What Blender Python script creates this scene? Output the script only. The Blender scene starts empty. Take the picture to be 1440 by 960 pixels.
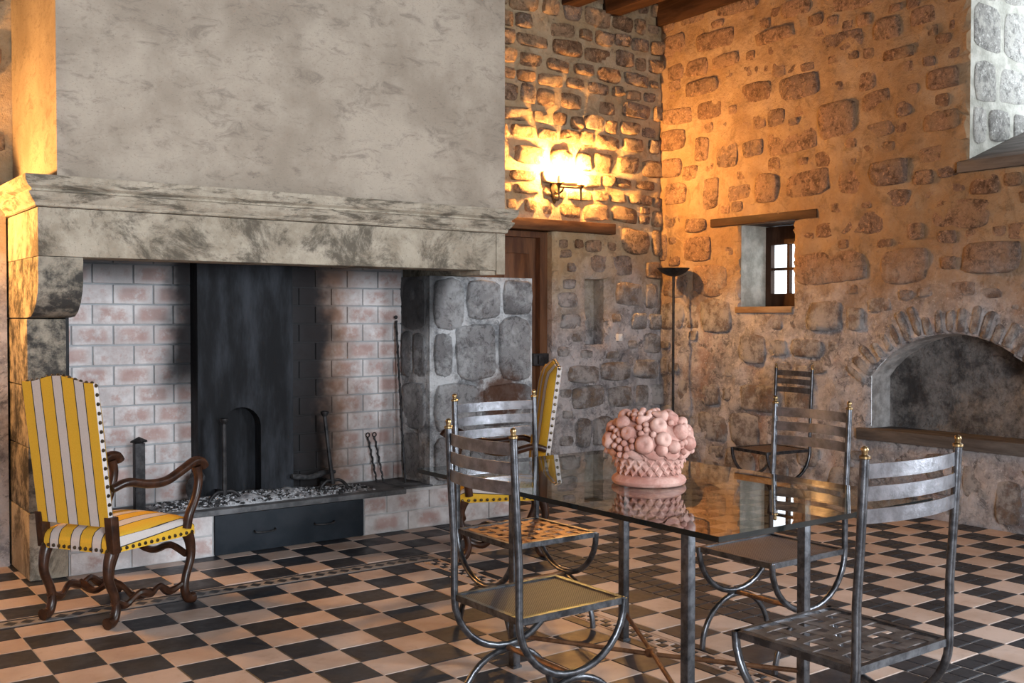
import bpy, bmesh, math, random
from mathutils import Vector, Matrix, noise as mnoise
from mathutils.geometry import delaunay_2d_cdt

R = math.radians
PI = math.pi
C = bpy.context.scene.collection
SC = bpy.context.scene

# ------------------------------------------------------------------ camera
F_PX, YAW, PITCH, EYE = 1465.0, R(36.2), math.atan(34 / 1465.0), 1.38
cam_d = bpy.data.cameras.new('camera')
cam_d.sensor_width = 36.0
cam_d.lens = 36.0 * F_PX / 1440.0
cam_d.clip_start = 0.05
cam = bpy.data.objects.new('camera', cam_d)
C.objects.link(cam)
cam.location = (0, 0, EYE)
cam.rotation_euler = (PI / 2 - PITCH, 0, -YAW)
SC.camera = cam

# ------------------------------------------------------------------ world, daylight, exposure
world = bpy.data.worlds.new('world')
SC.world = world
world.use_nodes = True
bg = world.node_tree.nodes['Background']
bg.inputs[0].default_value = (0.86, 0.93, 1.0, 1)
bg.inputs[1].default_value = 2.6

def area(name, loc, rot, sx, sy, power, col):
    d = bpy.data.lights.new(name, 'AREA')
    d.shape = 'RECTANGLE'
    d.size, d.size_y = sx, sy
    d.energy = power
    d.color = col
    o = bpy.data.objects.new(name, d)
    o.location, o.rotation_euler = loc, rot
    C.objects.link(o)
    return o

DAY = (0.82, 0.91, 1.0)
# tall windows in the wall behind the camera and in the right wall beside it, and the deep window high in the right wall
area('daylight_front_1', (0.7, -2.46, 1.95), (R(90), 0, 0), 1.5, 2.3, 275, DAY)
area('daylight_right', (6.50, -0.95, 1.95), (0, R(90), 0), 2.3, 1.6, 310, DAY)
area('daylight_embrasure', (7.30, 3.10, 3.10), (0, R(90), 0), 1.2, 1.1, 5, (0.88, 0.95, 1.0))

SC.view_settings.view_transform = 'Standard'
SC.view_settings.look = 'None'
SC.view_settings.gamma = 1.0
SC.view_settings.use_curve_mapping = False
SC.view_settings.exposure = 0.55

# ------------------------------------------------------------------ helpers
def link(o, parent=None):
    C.objects.link(o)
    if parent is not None:
        o.parent = parent
    return o

def empty(name, loc=(0, 0, 0), rz=0.0, parent=None):
    o = bpy.data.objects.new(name, None)
    o.location = loc
    o.rotation_euler = (0, 0, rz)
    return link(o, parent)

def tag(o, label=None, cat=None, group=None, kind=None):
    for k, v in (('label', label), ('category', cat), ('group', group), ('kind', kind)):
        if v:
            o[k] = v
    return o

def copy_tree(o, parent=None):
    c = o.copy()
    C.objects.link(c)
    c.parent = parent
    for ch in list(o.children):
        copy_tree(ch, c)
    return c

class MB:
    """collects verts / faces of one mesh"""
    def __init__(self):
        self.v, self.f, self.mi, self.at = [], [], [], {}
    def add(self, vs, fs, mi=0):
        n = len(self.v)
        self.v += [tuple(p) for p in vs]
        self.f += [tuple(i + n for i in q) for q in fs]
        self.mi += [mi] * len(fs)
        return n
    def box(self, x0, x1, y0, y1, z0, z1, mi=0, mat=None):
        vs = [(x, y, z) for z in (z0, z1) for y in (y0, y1) for x in (x0, x1)]
        if mat is not None:
            vs = [mat @ Vector(p) for p in vs]
        self.add(vs, [(0, 2, 3, 1), (4, 5, 7, 6), (0, 1, 5, 4), (2, 6, 7, 3), (0, 4, 6, 2), (1, 3, 7, 5)], mi)
    def prism(self, poly, a0, a1, axis='y', mi=0):
        """2-D outline extruded along an axis; poly in the other two axes, in order"""
        def p3(p, a):
            return {'x': (a, p[0], p[1]), 'y': (p[0], a, p[1]), 'z': (p[0], p[1], a)}[axis]
        n = len(poly)
        vs = [p3(p, a0) for p in poly] + [p3(p, a1) for p in poly]
        fs = [tuple(range(n))[::-1], tuple(range(n, 2 * n))] + [(i, (i + 1) % n, n + (i + 1) % n, n + i) for i in range(n)]
        self.add(vs, fs, mi)
    def tube(self, pts, rad, n=10, caps=True, mi=0, squash=1.0):
        pts = [Vector(p) for p in pts]
        m = len(pts)
        rads = rad if isinstance(rad, (list, tuple)) else [rad] * m
        t0 = (pts[1] - pts[0]).normalized()
        a = Vector((0, 0, 1)) if abs(t0.z) < 0.9 else Vector((0, 1, 0))
        nrm = t0.cross(a).normalized()
        vs = []
        for i, p in enumerate(pts):
            t = (pts[min(i + 1, m - 1)] - pts[max(i - 1, 0)]).normalized()
            nrm = (nrm - t * nrm.dot(t)).normalized()
            b = t.cross(nrm)
            for k in range(n):
                an = 2 * PI * k / n
                vs.append(p + (nrm * math.cos(an) + b * math.sin(an) * squash) * rads[i])
        fs = [(i * n + k, i * n + (k + 1) % n, (i + 1) * n + (k + 1) % n, (i + 1) * n + k) for i in range(m - 1) for k in range(n)]
        if caps:
            fs += [tuple(range(n))[::-1], tuple(range((m - 1) * n, m * n))]
        self.add(vs, fs, mi)
    def lathe(self, prof, n=20, c=(0, 0, 0), mi=0):
        """profile of (r, z) pairs turned about z"""
        vs, m = [], len(prof)
        for r, z in prof:
            r = max(r, 1e-4)
            vs += [(c[0] + r * math.cos(2 * PI * k / n), c[1] + r * math.sin(2 * PI * k / n), c[2] + z) for k in range(n)]
        fs = [(i * n + k, i * n + (k + 1) % n, (i + 1) * n + (k + 1) % n, (i + 1) * n + k) for i in range(m - 1) for k in range(n)]
        fs += [tuple(range(n))[::-1], tuple(range((m - 1) * n, m * n))]
        self.add(vs, fs, mi)
    def ball(self, c, r, n=10, m=6, mi=0, sc=(1, 1, 1)):
        prof = [(r * math.sin(PI * i / m), -r * math.cos(PI * i / m)) for i in range(m + 1)]
        k0 = len(self.v)
        self.lathe(prof, n, (0, 0, 0), mi)
        for i in range(k0, len(self.v)):
            p = self.v[i]
            self.v[i] = (c[0] + p[0] * sc[0], c[1] + p[1] * sc[1], c[2] + p[2] * sc[2])
    def mesh(self, name, mats, smooth=False, bevel=0.0, angle=40, attrs=None):
        me = bpy.data.meshes.new(name)
        me.from_pydata(self.v, [], self.f)
        mats = mats if isinstance(mats, (list, tuple)) else [mats]
        for m in mats:
            me.materials.append(m)
        if len(mats) > 1:
            me.polygons.foreach_set('material_index', self.mi)
        for k, vals in (attrs or {}).items():
            a = me.attributes.new(k, 'FLOAT', 'POINT')
            a.data.foreach_set('value', vals)
        bm = bmesh.new()
        bm.from_mesh(me)
        if bevel:
            bmesh.ops.bevel(bm, geom=[e for e in bm.edges if e.calc_face_angle(0) > R(35)], offset=bevel, segments=2, affect='EDGES', profile=0.6, clamp_overlap=True)
        if not attrs:
            bmesh.ops.recalc_face_normals(bm, faces=bm.faces)
        bm.to_mesh(me)
        bm.free()
        if smooth or bevel:
            me.polygons.foreach_set('use_smooth', [True] * len(me.polygons))
            me.set_sharp_from_angle(angle=R(angle))
        return me
    def build(self, name, mats, parent=None, smooth=False, bevel=0.0, angle=40, attrs=None):
        return link(bpy.data.objects.new(name, self.mesh(name, mats, smooth, bevel, angle, attrs)), parent)

def obj_of(name, me, parent=None, loc=(0, 0, 0)):
    o = bpy.data.objects.new(name, me)
    o.location = loc
    return link(o, parent)

def smooth_path(pts, sub=5):
    """Catmull-Rom through the points"""
    P = [Vector(p) for p in pts]
    P = [P[0] * 2 - P[1]] + P + [P[-1] * 2 - P[-2]]
    out = []
    for i in range(1, len(P) - 2):
        a, b, c, d = P[i - 1], P[i], P[i + 1], P[i + 2]
        for k in range(sub):
            t = k / sub
            out.append(0.5 * ((2 * b) + (c - a) * t + (2 * a - 5 * b + 4 * c - d) * t * t + (3 * b - a - 3 * c + d) * t ** 3))
    out.append(P[-2])
    return out

_cf = Vector((math.sin(YAW) * math.cos(PITCH), math.cos(YAW) * math.cos(PITCH), -math.sin(PITCH)))
_cr = Vector((math.cos(YAW), -math.sin(YAW), 0))
_cu = _cr.cross(_cf)
def project(p):
    d = Vector(p) - Vector((0, 0, EYE))
    z = d.dot(_cf)
    if z < 0.05:
        return None
    return 720 + F_PX * d.dot(_cr) / z, 480 - F_PX * d.dot(_cu) / z

# ------------------------------------------------------------------ materials
class NT:
    def __init__(self, name):
        self.m = bpy.data.materials.new(name)
        self.m.use_nodes = True
        self.t = self.m.node_tree
        self.b = self.t.nodes['Principled BSDF']
        self.pos = None
    def n(self, typ, **kw):
        nd = self.t.nodes.new(typ)
        for k, v in kw.items():
            setattr(nd, k, v)
        return nd
    def l(self, a, b):
        self.t.links.new(a, b)
    def P(self, scale=(1, 1, 1)):
        if self.pos is None:
            self.pos = self.n('ShaderNodeNewGeometry').outputs['Position']
        if scale == (1, 1, 1):
            return self.pos
        mp = self.n('ShaderNodeMapping')
        mp.inputs['Scale'].default_value = scale
        self.l(self.pos, mp.inputs['Vector'])
        return mp.outputs[0]
    def noise(self, scale, detail=4, rough=0.6, vec=None, dist=0.0):
        nd = self.n('ShaderNodeTexNoise')
        nd.inputs['Scale'].default_value = scale
        nd.inputs['Detail'].default_value = detail
        nd.inputs['Roughness'].default_value = rough
        nd.inputs['Distortion'].default_value = dist
        self.l(vec if vec is not None else self.P(), nd.inputs['Vector'])
        return nd.outputs['Fac']
    def ramp(self, fac, lo, hi, v0=0.0, v1=1.0):
        nd = self.n('ShaderNodeMapRange')
        nd.interpolation_type = 'SMOOTHSTEP'
        for i, v in enumerate((lo, hi, v0, v1)):
            nd.inputs[i + 1].default_value = v
        self.l(fac, nd.inputs[0])
        return nd.outputs[0]
    def math(self, op, a, b=None):
        nd = self.n('ShaderNodeMath', operation=op)
        for i, x in enumerate((a, b)):
            if x is None:
                continue
            if isinstance(x, (int, float)):
                nd.inputs[i].default_value = x
            else:
                self.l(x, nd.inputs[i])
        return nd.outputs[0]
    def mix(self, fac, a, b):
        nd = self.n('ShaderNodeMix', data_type='RGBA')
        if isinstance(fac, (int, float)):
            nd.inputs[0].default_value = fac
        else:
            self.l(fac, nd.inputs[0])
        for i, x in ((6, a), (7, b)):
            if isinstance(x, tuple):
                nd.inputs[i].default_value = (*x, 1)
            else:
                self.l(x, nd.inputs[i])
        return nd.outputs[2]
    def axis(self, k):
        s = self.n('ShaderNodeSeparateXYZ')
        self.l(self.P(), s.inputs[0])
        return s.outputs[k]
    def rnd(self):
        return self.n('ShaderNodeObjectInfo').outputs['Random']
    def bump(self, fac, strength, dist=0.01):
        nd = self.n('ShaderNodeBump')
        nd.inputs['Strength'].default_value = strength
        nd.inputs['Distance'].default_value = dist
        self.l(fac, nd.inputs['Height'])
        if self.b.inputs['Normal'].is_linked:
            self.l(self.b.inputs['Normal'].links[0].from_socket, nd.inputs['Normal'])
        self.l(nd.outputs[0], self.b.inputs['Normal'])
    def done(self, col, rough=0.7, metal=0.0, spec=None):
        if isinstance(col, tuple):
            self.b.inputs['Base Color'].default_value = (*col, 1)
        else:
            self.l(col, self.b.inputs['Base Color'])
        if isinstance(rough, (int, float)):
            self.b.inputs['Roughness'].default_value = rough
        else:
            self.l(rough, self.b.inputs['Roughness'])
        self.b.inputs['Metallic'].default_value = metal
        if spec is not None:
            self.b.inputs['Specular IOR Level'].default_value = spec
        return self.m

def simple(name, c1, c2, scale=6, rough=0.7, metal=0.0, bump=0.0, bscale=60, lo=0.35, hi=0.65, stretch=(1, 1, 1), spec=None):
    t = NT(name)
    f = t.ramp(t.noise(scale, 5, 0.65, t.P(stretch)), lo, hi)
    col = t.mix(f, c1, c2)
    if bump:
        t.bump(t.noise(bscale, 5, 0.7, t.P(stretch)), bump, 0.01)
    return t.done(col, rough, metal, spec)

def m_wall(name, ochre, pale, lime_lo, lime_hi, rust=0.5):
    """lime mortar: ochre high up, coated with grey-white lime and damp stains further down"""
    t = NT(name)
    base = t.mix(t.ramp(t.noise(3.0, 6, 0.65), 0.35, 0.68), ochre, pale)
    base = t.mix(t.ramp(t.noise(22, 5, 0.7), 0.55, 0.8), base, (0.16, 0.115, 0.08))
    base = t.mix(t.math('MULTIPLY', t.ramp(t.noise(7, 7, 0.75, None, 0.7), 0.50, 0.66), 0.55), base, tuple(x * .5 for x in ochre))
    z = t.math('ADD', t.axis(2), t.math('MULTIPLY', t.math('SUBTRACT', t.noise(1.4, 5, 0.6), 0.5), 1.3))
    lime = t.ramp(z, lime_hi, lime_lo)
    lcol = t.mix(t.ramp(t.noise(4.5, 6, 0.7), 0.36, 0.62), (0.26, 0.245, 0.25), (0.62, 0.58, 0.575))
    lcol = t.mix(t.math('MULTIPLY', t.ramp(t.noise(2.2, 5, 0.65, t.P((1, 1, 0.7))), 0.53, 0.68), rust), lcol, (0.34, 0.19, 0.14))
    lcol = t.mix(t.math('MULTIPLY', t.ramp(t.noise(13, 6, 0.75, None, 0.8), 0.51, 0.66), 0.8), lcol, (0.10, 0.095, 0.10))
    lcol = t.mix(t.math('MULTIPLY', t.ramp(t.noise(30, 6, 0.8), 0.53, 0.66), 0.7), lcol, (0.72, 0.69, 0.68))
    col = t.mix(lime, base, lcol)
    t.bump(t.noise(11, 7, 0.75), 0.9, 0.04)
    t.bump(t.noise(90, 4, 0.7), 0.4, 0.006)
    return t.done(col, 0.92, 0, 0.2)

def m_stone(name, a, b, c, mortar, lime_lo=None, lime_hi=None, smear=0.55):
    """field stones: each one its own tone between three, pitted, smeared over with mortar in places"""
    t = NT(name)
    r = t.rnd()
    col = t.mix(t.ramp(r, 0.1, 0.6), a, b)
    r2 = t.math('FRACT', t.math('MULTIPLY', r, 7.31))
    col = t.mix(t.ramp(r2, 0.45, 0.95), col, c)
    dark = tuple(x * .38 for x in a)
    col = t.mix(t.math('MULTIPLY', t.ramp(t.noise(13, 7, 0.75, None, 0.8), 0.46, 0.62), 0.85), col, dark)
    col = t.mix(t.math('MULTIPLY', t.ramp(t.noise(34, 6, 0.8), 0.50, 0.66), 0.8), col, tuple(min(1, x * 1.65) for x in b))
    col = t.mix(t.math('MULTIPLY', t.ramp(t.noise(52, 5, 0.8), 0.53, 0.66), 0.7), col, dark)
    col = t.mix(t.math('MULTIPLY', t.ramp(t.noise(5.5, 7, 0.72), 0.50, 0.60), smear), col, mortar)
    if lime_lo is not None:
        z = t.math('ADD', t.axis(2), t.math('MULTIPLY', t.math('SUBTRACT', t.noise(1.6, 5, 0.6), 0.5), 1.2))
        g = t.math('MULTIPLY', t.ramp(z, lime_hi, lime_lo), t.ramp(t.noise(6, 5, 0.7), 0.30, 0.56, 0.35, 0.95))
        col = t.mix(g, col, t.mix(t.ramp(t.noise(6, 6, 0.75), 0.4, 0.6), (0.20, 0.20, 0.21), (0.55, 0.53, 0.52)))
    t.bump(t.noise(17, 7, 0.8), 1.0, 0.035)
    t.bump(t.noise(75, 5, 0.75), 0.5, 0.007)
    return t.done(col, 0.88, 0, 0.2)

M = {}
M['mortar_back'] = m_wall('lime mortar back wall', (0.44, 0.31, 0.17), (0.56, 0.45, 0.30), 1.25, 2.05, 0.45)
M['mortar_right'] = m_wall('lime mortar right wall', (0.31, 0.19, 0.10), (0.43, 0.30, 0.185), 1.2, 1.95, 0.6)
M['stone_back'] = m_stone('field stone back wall', (0.27, 0.165, 0.095), (0.40, 0.27, 0.165), (0.30, 0.235, 0.185), (0.48, 0.36, 0.22), 1.3, 2.1, .5)
M['stone_right'] = m_stone('field stone right wall', (0.25, 0.145, 0.09), (0.36, 0.22, 0.14), (0.24, 0.165, 0.13), (0.37, 0.24, 0.14), 1.25, 2.0, .6)
M['stone_jamb'] = m_stone('soot grey block', (0.34, 0.335, 0.34), (0.44, 0.435, 0.44), (0.27, 0.265, 0.27), (0.58, 0.59, 0.60), None, None, .95)
M['stone_pale'] = m_stone('pale reveal stone', (0.50, 0.49, 0.46), (0.62, 0.61, 0.58), (0.42, 0.41, 0.39), (0.66, 0.65, 0.60), None, None, .8)
M['lime_jamb'] = simple('lime coat on jamb', (0.26, 0.27, 0.28), (0.66, 0.67, 0.68), 5, 0.9, 0, 1.0, 18)
def jamb_marks(t, col):
    v = t.n('ShaderNodeVectorMath', operation='DISTANCE')
    t.l(t.P(), v.inputs[0])
    v.inputs[1].default_value = (4.20, 5.88, 0.84)
    wob = t.math('MULTIPLY', t.math('SUBTRACT', t.noise(9, 5, 0.7), 0.5), 0.30)
    col = t.mix(t.math('MULTIPLY', t.ramp(t.math('ADD', v.outputs['Value'], wob), 0.24, 0.10), 0.85), col, (0.13, 0.05, 0.02))
    w = t.math('ADD', t.math('SUBTRACT', t.axis(2), t.math('MULTIPLY', t.math('SUBTRACT', t.axis(0), 3.64), 2.6)), wob)
    return t.mix(t.math('MULTIPLY', t.ramp(w, 1.15, 1.48), 0.88), col, (0.03, 0.03, 0.032))
t = NT('lime coat on jamb')
col = t.mix(t.ramp(t.noise(4.5, 7, 0.72), 0.36, 0.60), (0.20, 0.205, 0.215), (0.68, 0.69, 0.70))
col = t.mix(t.math('MULTIPLY', t.ramp(t.noise(19, 6, 0.78, None, 0.7), 0.52, 0.66), 0.7), col, (0.14, 0.14, 0.145))
t.bump(t.noise(14, 7, 0.75), 1.0, 0.03)
M['lime_jamb'] = t.done(jamb_marks(t, col), 0.9, 0, 0.2)
t = NT('grey jamb block')
col = t.mix(t.ramp(t.rnd(), 0.1, 0.9), (0.23, 0.225, 0.23), (0.36, 0.355, 0.36))
col = t.mix(t.math('MULTIPLY', t.ramp(t.noise(16, 7, 0.8, None, 0.8), 0.46, 0.64), 0.8), col, (0.10, 0.098, 0.10))
col = t.mix(t.math('MULTIPLY', t.ramp(t.noise(4.5, 7, 0.75), 0.46, 0.64), 0.8), col, (0.60, 0.61, 0.62))
t.bump(t.noise(15, 7, 0.8), 1.0, 0.035)
t.bump(t.noise(70, 5, 0.75), 0.5, 0.007)
M['jamb_block'] = t.done(jamb_marks(t, col), 0.9, 0, 0.2)
M['reveal'] = simple('whitewashed reveal', (0.34, 0.34, 0.30), (0.56, 0.56, 0.51), 9, 0.9, 0, 0.9, 22)
t = NT('dark cement niche')
col = t.mix(t.ramp(t.noise(4, 7, 0.75), 0.36, 0.62), (0.075, 0.07, 0.07), (0.30, 0.28, 0.265))
col = t.mix(t.math('MULTIPLY', t.ramp(t.noise(17, 7, 0.8, None, 0.8), 0.50, 0.66), 0.7), col, (0.06, 0.056, 0.056))
t.bump(t.noise(9, 7, 0.75), 1.0, 0.05)
M['niche'] = t.done(col, 0.93, 0, 0.15)
M['lime_edge'] = simple('lime washed niche edge', (0.30, 0.29, 0.28), (0.62, 0.61, 0.60), 8, 0.92, 0, 1.0, 18)

def m_plaster():
    t = NT('hood plaster')
    col = t.mix(t.ramp(t.noise(2.2, 6, 0.62), 0.33, 0.67), (0.33, 0.27, 0.21), (0.47, 0.395, 0.315))
    col = t.mix(t.math('MULTIPLY', t.ramp(t.noise(6, 6, 0.75, t.P((1, 1, 2.2)), 0.8), 0.50, 0.68), 0.6), col, (0.19, 0.155, 0.125))
    col = t.mix(t.math('MULTIPLY', t.ramp(t.noise(55, 4, 0.8, t.P((1, 1, 1.8))), 0.55, 0.70), 0.7), col, (0.15, 0.12, 0.095))
    t.bump(t.noise(38, 6, 0.75), 0.35, 0.008)
    return t.done(col, 0.9, 0, 0.2)
M['plaster'] = m_plaster()

def m_mantel(name, streak):
    t = NT(name)
    col = t.mix(t.ramp(t.noise(5, 6, 0.7), 0.35, 0.65), (0.33, 0.275, 0.205), (0.48, 0.415, 0.325))
    col = t.mix(t.math('MULTIPLY', t.ramp(t.noise(3.2, 8, 0.78, t.P(streak), 0.5), 0.46, 0.62), 0.85), col, (0.085, 0.07, 0.052))
    col = t.mix(t.math('MULTIPLY', t.ramp(t.noise(70, 3, 0.7), 0.58, 0.70), 0.55), col, (0.14, 0.12, 0.09))
    t.bump(t.noise(45, 6, 0.75), 0.5, 0.008)
    return t.done(col, 0.88, 0, 0.25)
M['frieze'] = m_mantel('carved mantel stone', (1, 1, 1))
t = NT('sooted mantel stone')
col = t.mix(t.ramp(t.noise(6, 7, 0.75), 0.40, 0.62), (0.055, 0.05, 0.045), (0.36, 0.31, 0.24))
t.bump(t.noise(40, 6, 0.75), 0.6, 0.01)
M['frieze_dark'] = t.done(col, 0.9, 0, 0.2)
M['cornice'] = m_mantel('weathered cornice stone', (1.3, 1.3, 7))

def m_brick():
    """limewashed firebricks, red showing through at the middle, soot stain around the fireback"""
    t = NT('limewashed brick')
    tc = t.n('ShaderNodeTexCoord').outputs['Object']
    s = t.n('ShaderNodeSeparateXYZ')
    t.l(tc, s.inputs[0])
    ax = t.math('ABSOLUTE', s.outputs[0])
    az = t.math('ABSOLUTE', s.outputs[2])
    inside = t.math('MULTIPLY', t.ramp(ax, 0.108, 0.055), t.ramp(az, 0.054, 0.022))
    nz = t.noise(17, 5, 0.7)
    red = t.math('MULTIPLY', inside, t.ramp(t.math('ADD', nz, t.math('MULTIPLY', t.rnd(), 0.30)), 0.48, 0.72))
    wash = t.mix(t.ramp(t.noise(7, 5, 0.65), 0.35, 0.65), (0.48, 0.43, 0.42), (0.68, 0.645, 0.635))
    col = t.mix(t.math('MULTIPLY', red, 0.55), wash, (0.37, 0.165, 0.12))
    return t, col

def soot(t, col, k=1.0):
    x = t.axis(0)
    z = t.axis(2)
    wob = t.math('MULTIPLY', t.math('SUBTRACT', t.noise(3.5, 4, 0.6), 0.5), 0.35)
    xs = t.math('ADD', x, wob)
    a = t.math('MULTIPLY', t.ramp(xs, 1.86, 2.12), t.ramp(xs, 3.20, 2.98))
    left = t.math('MULTIPLY', t.ramp(xs, 2.46, 2.30), t.ramp(t.math('ADD', z, wob), 1.15, 0.70))      # clean bricks low on the armchair side
    a = t.math('MULTIPLY', a, t.math('SUBTRACT', 1.0, left))
    top = t.ramp(t.math('ADD', z, wob), 1.46, 1.74)
    f = t.math('MAXIMUM', a, t.math('MULTIPLY', top, 0.85))
    scorch = t.math('MULTIPLY', t.math('MULTIPLY', t.ramp(xs, 3.34, 3.10), t.ramp(xs, 2.8, 2.95)), 0.75)
    col = t.mix(t.math('MULTIPLY', scorch, k), col, (0.20, 0.10, 0.045))
    return t.mix(t.math('MULTIPLY', f, k), col, (0.016, 0.016, 0.018))

t, col = m_brick()
col = soot(t, col, 0.97)
t.bump(t.noise(60, 5, 0.7), 0.35, 0.006)
M['brick'] = t.done(col, 0.9, 0, 0.2)
t, col = m_brick()
t.bump(t.noise(60, 5, 0.7), 0.35, 0.006)
M['brick_base'] = t.done(col, 0.9, 0, 0.2)
t = NT('firebox mortar')
M['fire_mortar'] = t.done(soot(t, t.mix(t.noise(12), (0.30, 0.31, 0.32), (0.42, 0.43, 0.44)), 0.97), 0.95)
M['base_mortar'] = simple('base mortar', (0.42, 0.41, 0.41), (0.55, 0.54, 0.53), 9, 0.95)
M['soot'] = simple('sooted masonry', (0.015, 0.015, 0.016), (0.04, 0.04, 0.042), 6, 0.9)
M['fireback'] = simple('blackened fireback', (0.008, 0.0085, 0.010), (0.036, 0.040, 0.048), 3.2, 0.6, 0.0, 0.4, 25, 0.40, 0.75, (2.2, 2.2, 0.5), 0.12)
M['slab'] = simple('grey hearth slab', (0.06, 0.062, 0.066), (0.16, 0.16, 0.165), 7, 0.75, 0, 0.4, 40)
M['drawer'] = simple('dark painted steel', (0.016, 0.021, 0.027), (0.026, 0.031, 0.038), 5, 0.5, 0.0, 0, 60, 0.35, 0.65, (1, 1, 1), 0.12)
M['iron_black'] = simple('black wrought iron', (0.018, 0.017, 0.018), (0.05, 0.048, 0.05), 20, 0.55, 0.6, 0.2, 80)
M['ash'] = simple('wood ash', (0.16, 0.16, 0.17), (0.52, 0.52, 0.53), 14, 0.95, 0, 0.9, 40)
M['charcoal'] = simple('charcoal', (0.012, 0.012, 0.013), (0.06, 0.058, 0.06), 25, 0.9, 0, 0.6, 60)
M['ash_flake'] = simple('pale ash flakes', (0.40, 0.40, 0.42), (0.62, 0.62, 0.64), 25, 0.95)

def m_wood(name, a, b, rough=0.5, stretch=(1, 1, 1), scale=14, bump=0.25):
    t = NT(name)
    col = t.mix(t.ramp(t.noise(scale, 5, 0.65, t.P(stretch), 0.4), 0.33, 0.67), a, b)
    t.bump(t.noise(scale * 3, 4, 0.65, t.P(stretch)), bump, 0.004)
    return t.done(col, rough, 0, 0.4 if rough < .5 else 0.12)
M['oak_x'] = m_wood('dark oak lintel along the back wall', (0.055, 0.025, 0.012), (0.15, 0.072, 0.034), 0.55, (0.12, 1, 1))
M['oak_y'] = m_wood('dark oak beam', (0.026, 0.013, 0.008), (0.068, 0.034, 0.019), 0.6, (1, 0.12, 1))
M['oak_z'] = m_wood('brown door wood', (0.07, 0.026, 0.011), (0.17, 0.075, 0.032), 0.45, (1, 1, 0.12))
M['sill_wood'] = m_wood('worn grey wood', (0.075, 0.064, 0.058), (0.15, 0.132, 0.12), 0.8, (1, 0.12, 1))
M['sill_orange'] = m_wood('weathered sill board', (0.20, 0.125, 0.07), (0.36, 0.25, 0.15), 0.75, (1, 0.15, 1))
M['walnut'] = m_wood('polished walnut', (0.018, 0.007, 0.004), (0.062, 0.024, 0.012), 0.30, (1, 1, 1), 16, 0.15)
M['window_wood'] = m_wood('window frame wood', (0.035, 0.018, 0.012), (0.07, 0.036, 0.022), 0.5, (1, 1, 0.2))

def m_stripe():
    """yellow and off-white striped upholstery, thin dark line beside every stripe"""
    t = NT('striped upholstery')
    at = t.n('ShaderNodeAttribute', attribute_name='stripe').outputs['Fac']
    ph = t.math('ABSOLUTE', t.math('SUBTRACT', t.math('FRACT', t.math('ADD', t.math('DIVIDE', at, 0.125), 100.5)), 0.5))
    pale = t.math('LESS_THAN', ph, 0.205)
    line = t.math('LESS_THAN', t.math('ABSOLUTE', t.math('SUBTRACT', ph, 0.215)), 0.020)
    weave = t.noise(160, 3, 0.6)
    yel = t.mix(weave, (0.66, 0.36, 0.025), (0.80, 0.48, 0.055))
    pal = t.mix(weave, (0.52, 0.46, 0.44), (0.68, 0.62, 0.58))
    col = t.mix(pale, yel, pal)
    col = t.mix(line, col, (0.035, 0.035, 0.035))
    t.bump(t.noise(420, 3, 0.6), 0.25, 0.002)
    return t.done(col, 0.85, 0, 0.2)
M['stripe'] = m_stripe()
M['nail'] = simple('antique brass nail', (0.05, 0.038, 0.025), (0.12, 0.085, 0.05), 30, 0.38, 0.85)
M['iron_frame'] = simple('brushed wrought iron', (0.055, 0.056, 0.062), (0.14, 0.142, 0.152), 24, 0.30, 0.88, 0.12, 60)
M['iron_slat'] = simple('hammered iron slat', (0.16, 0.158, 0.168), (0.28, 0.28, 0.30), 18, 0.30, 0.92, 0.12, 50)
M['iron_rust'] = simple('rusty iron', (0.10, 0.045, 0.022), (0.22, 0.115, 0.06), 18, 0.5, 0.55, 0.15, 60)
M['iron_seat'] = simple('mesh seat iron', (0.10, 0.085, 0.082), (0.20, 0.175, 0.165), 16, 0.42, 0.7)
M['brass'] = simple('brass ball', (0.20, 0.13, 0.06), (0.42, 0.29, 0.14), 30, 0.3, 0.9)

def m_perf():
    t = NT('perforated seat sheet')
    v = t.n('ShaderNodeTexChecker')
    v.inputs['Scale'].default_value = 200
    t.l(t.P(), v.inputs['Vector'])
    col = t.mix(v.outputs['Fac'], (0.04, 0.03, 0.028), (0.17, 0.135, 0.125))
    t.bump(v.outputs['Fac'], 0.4, 0.002)
    return t.done(col, 0.5, 0.35)
M['perf'] = m_perf()

def m_glass(name, tint, lowrefl=1.45):
    t = NT(name)
    fr = t.n('ShaderNodeFresnel')
    fr.inputs[0].default_value = lowrefl
    tr = t.n('ShaderNodeBsdfTransparent')
    tr.inputs[0].default_value = (*tint, 1)
    gl = t.n('ShaderNodeBsdfGlossy')
    gl.inputs['Roughness'].default_value = 0.0
    mx = t.n('ShaderNodeMixShader')
    bf = t.n('ShaderNodeNewGeometry').outputs['Backfacing']
    both = t.math('DIVIDE', t.math('MULTIPLY', fr.outputs[0], 2.0), t.math('ADD', fr.outputs[0], 1.0))     # front and rear surface together
    t.l(t.math('MULTIPLY', both, t.math('SUBTRACT', 1.0, bf)), mx.inputs[0])
    t.l(tr.outputs[0], mx.inputs[1])
    t.l(gl.outputs[0], mx.inputs[2])
    t.l(mx.outputs[0], t.n('ShaderNodeOutputMaterial', is_active_output=True).inputs[0])
    t.t.nodes['Material Output'].is_active_output = False
    return t.m
M['glass'] = m_glass('table glass', (0.70, 0.77, 0.74), 1.54)
M['pane'] = m_glass('window glass', (0.97, 0.98, 0.98))
M['glass_edge'] = NT('dark glass edge').done((0.004, 0.006, 0.006), 0.10, 0, 0.35)
M['terracotta'] = simple('pink terracotta', (0.40, 0.185, 0.145), (0.60, 0.37, 0.31), 12, 0.85, 0, 0.25, 70)
M['white_plastic'] = NT('white switch').done((0.75, 0.75, 0.74), 0.4)
M['candle'] = NT('ivory candle tube').done((0.75, 0.65, 0.45), 0.5)

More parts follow.
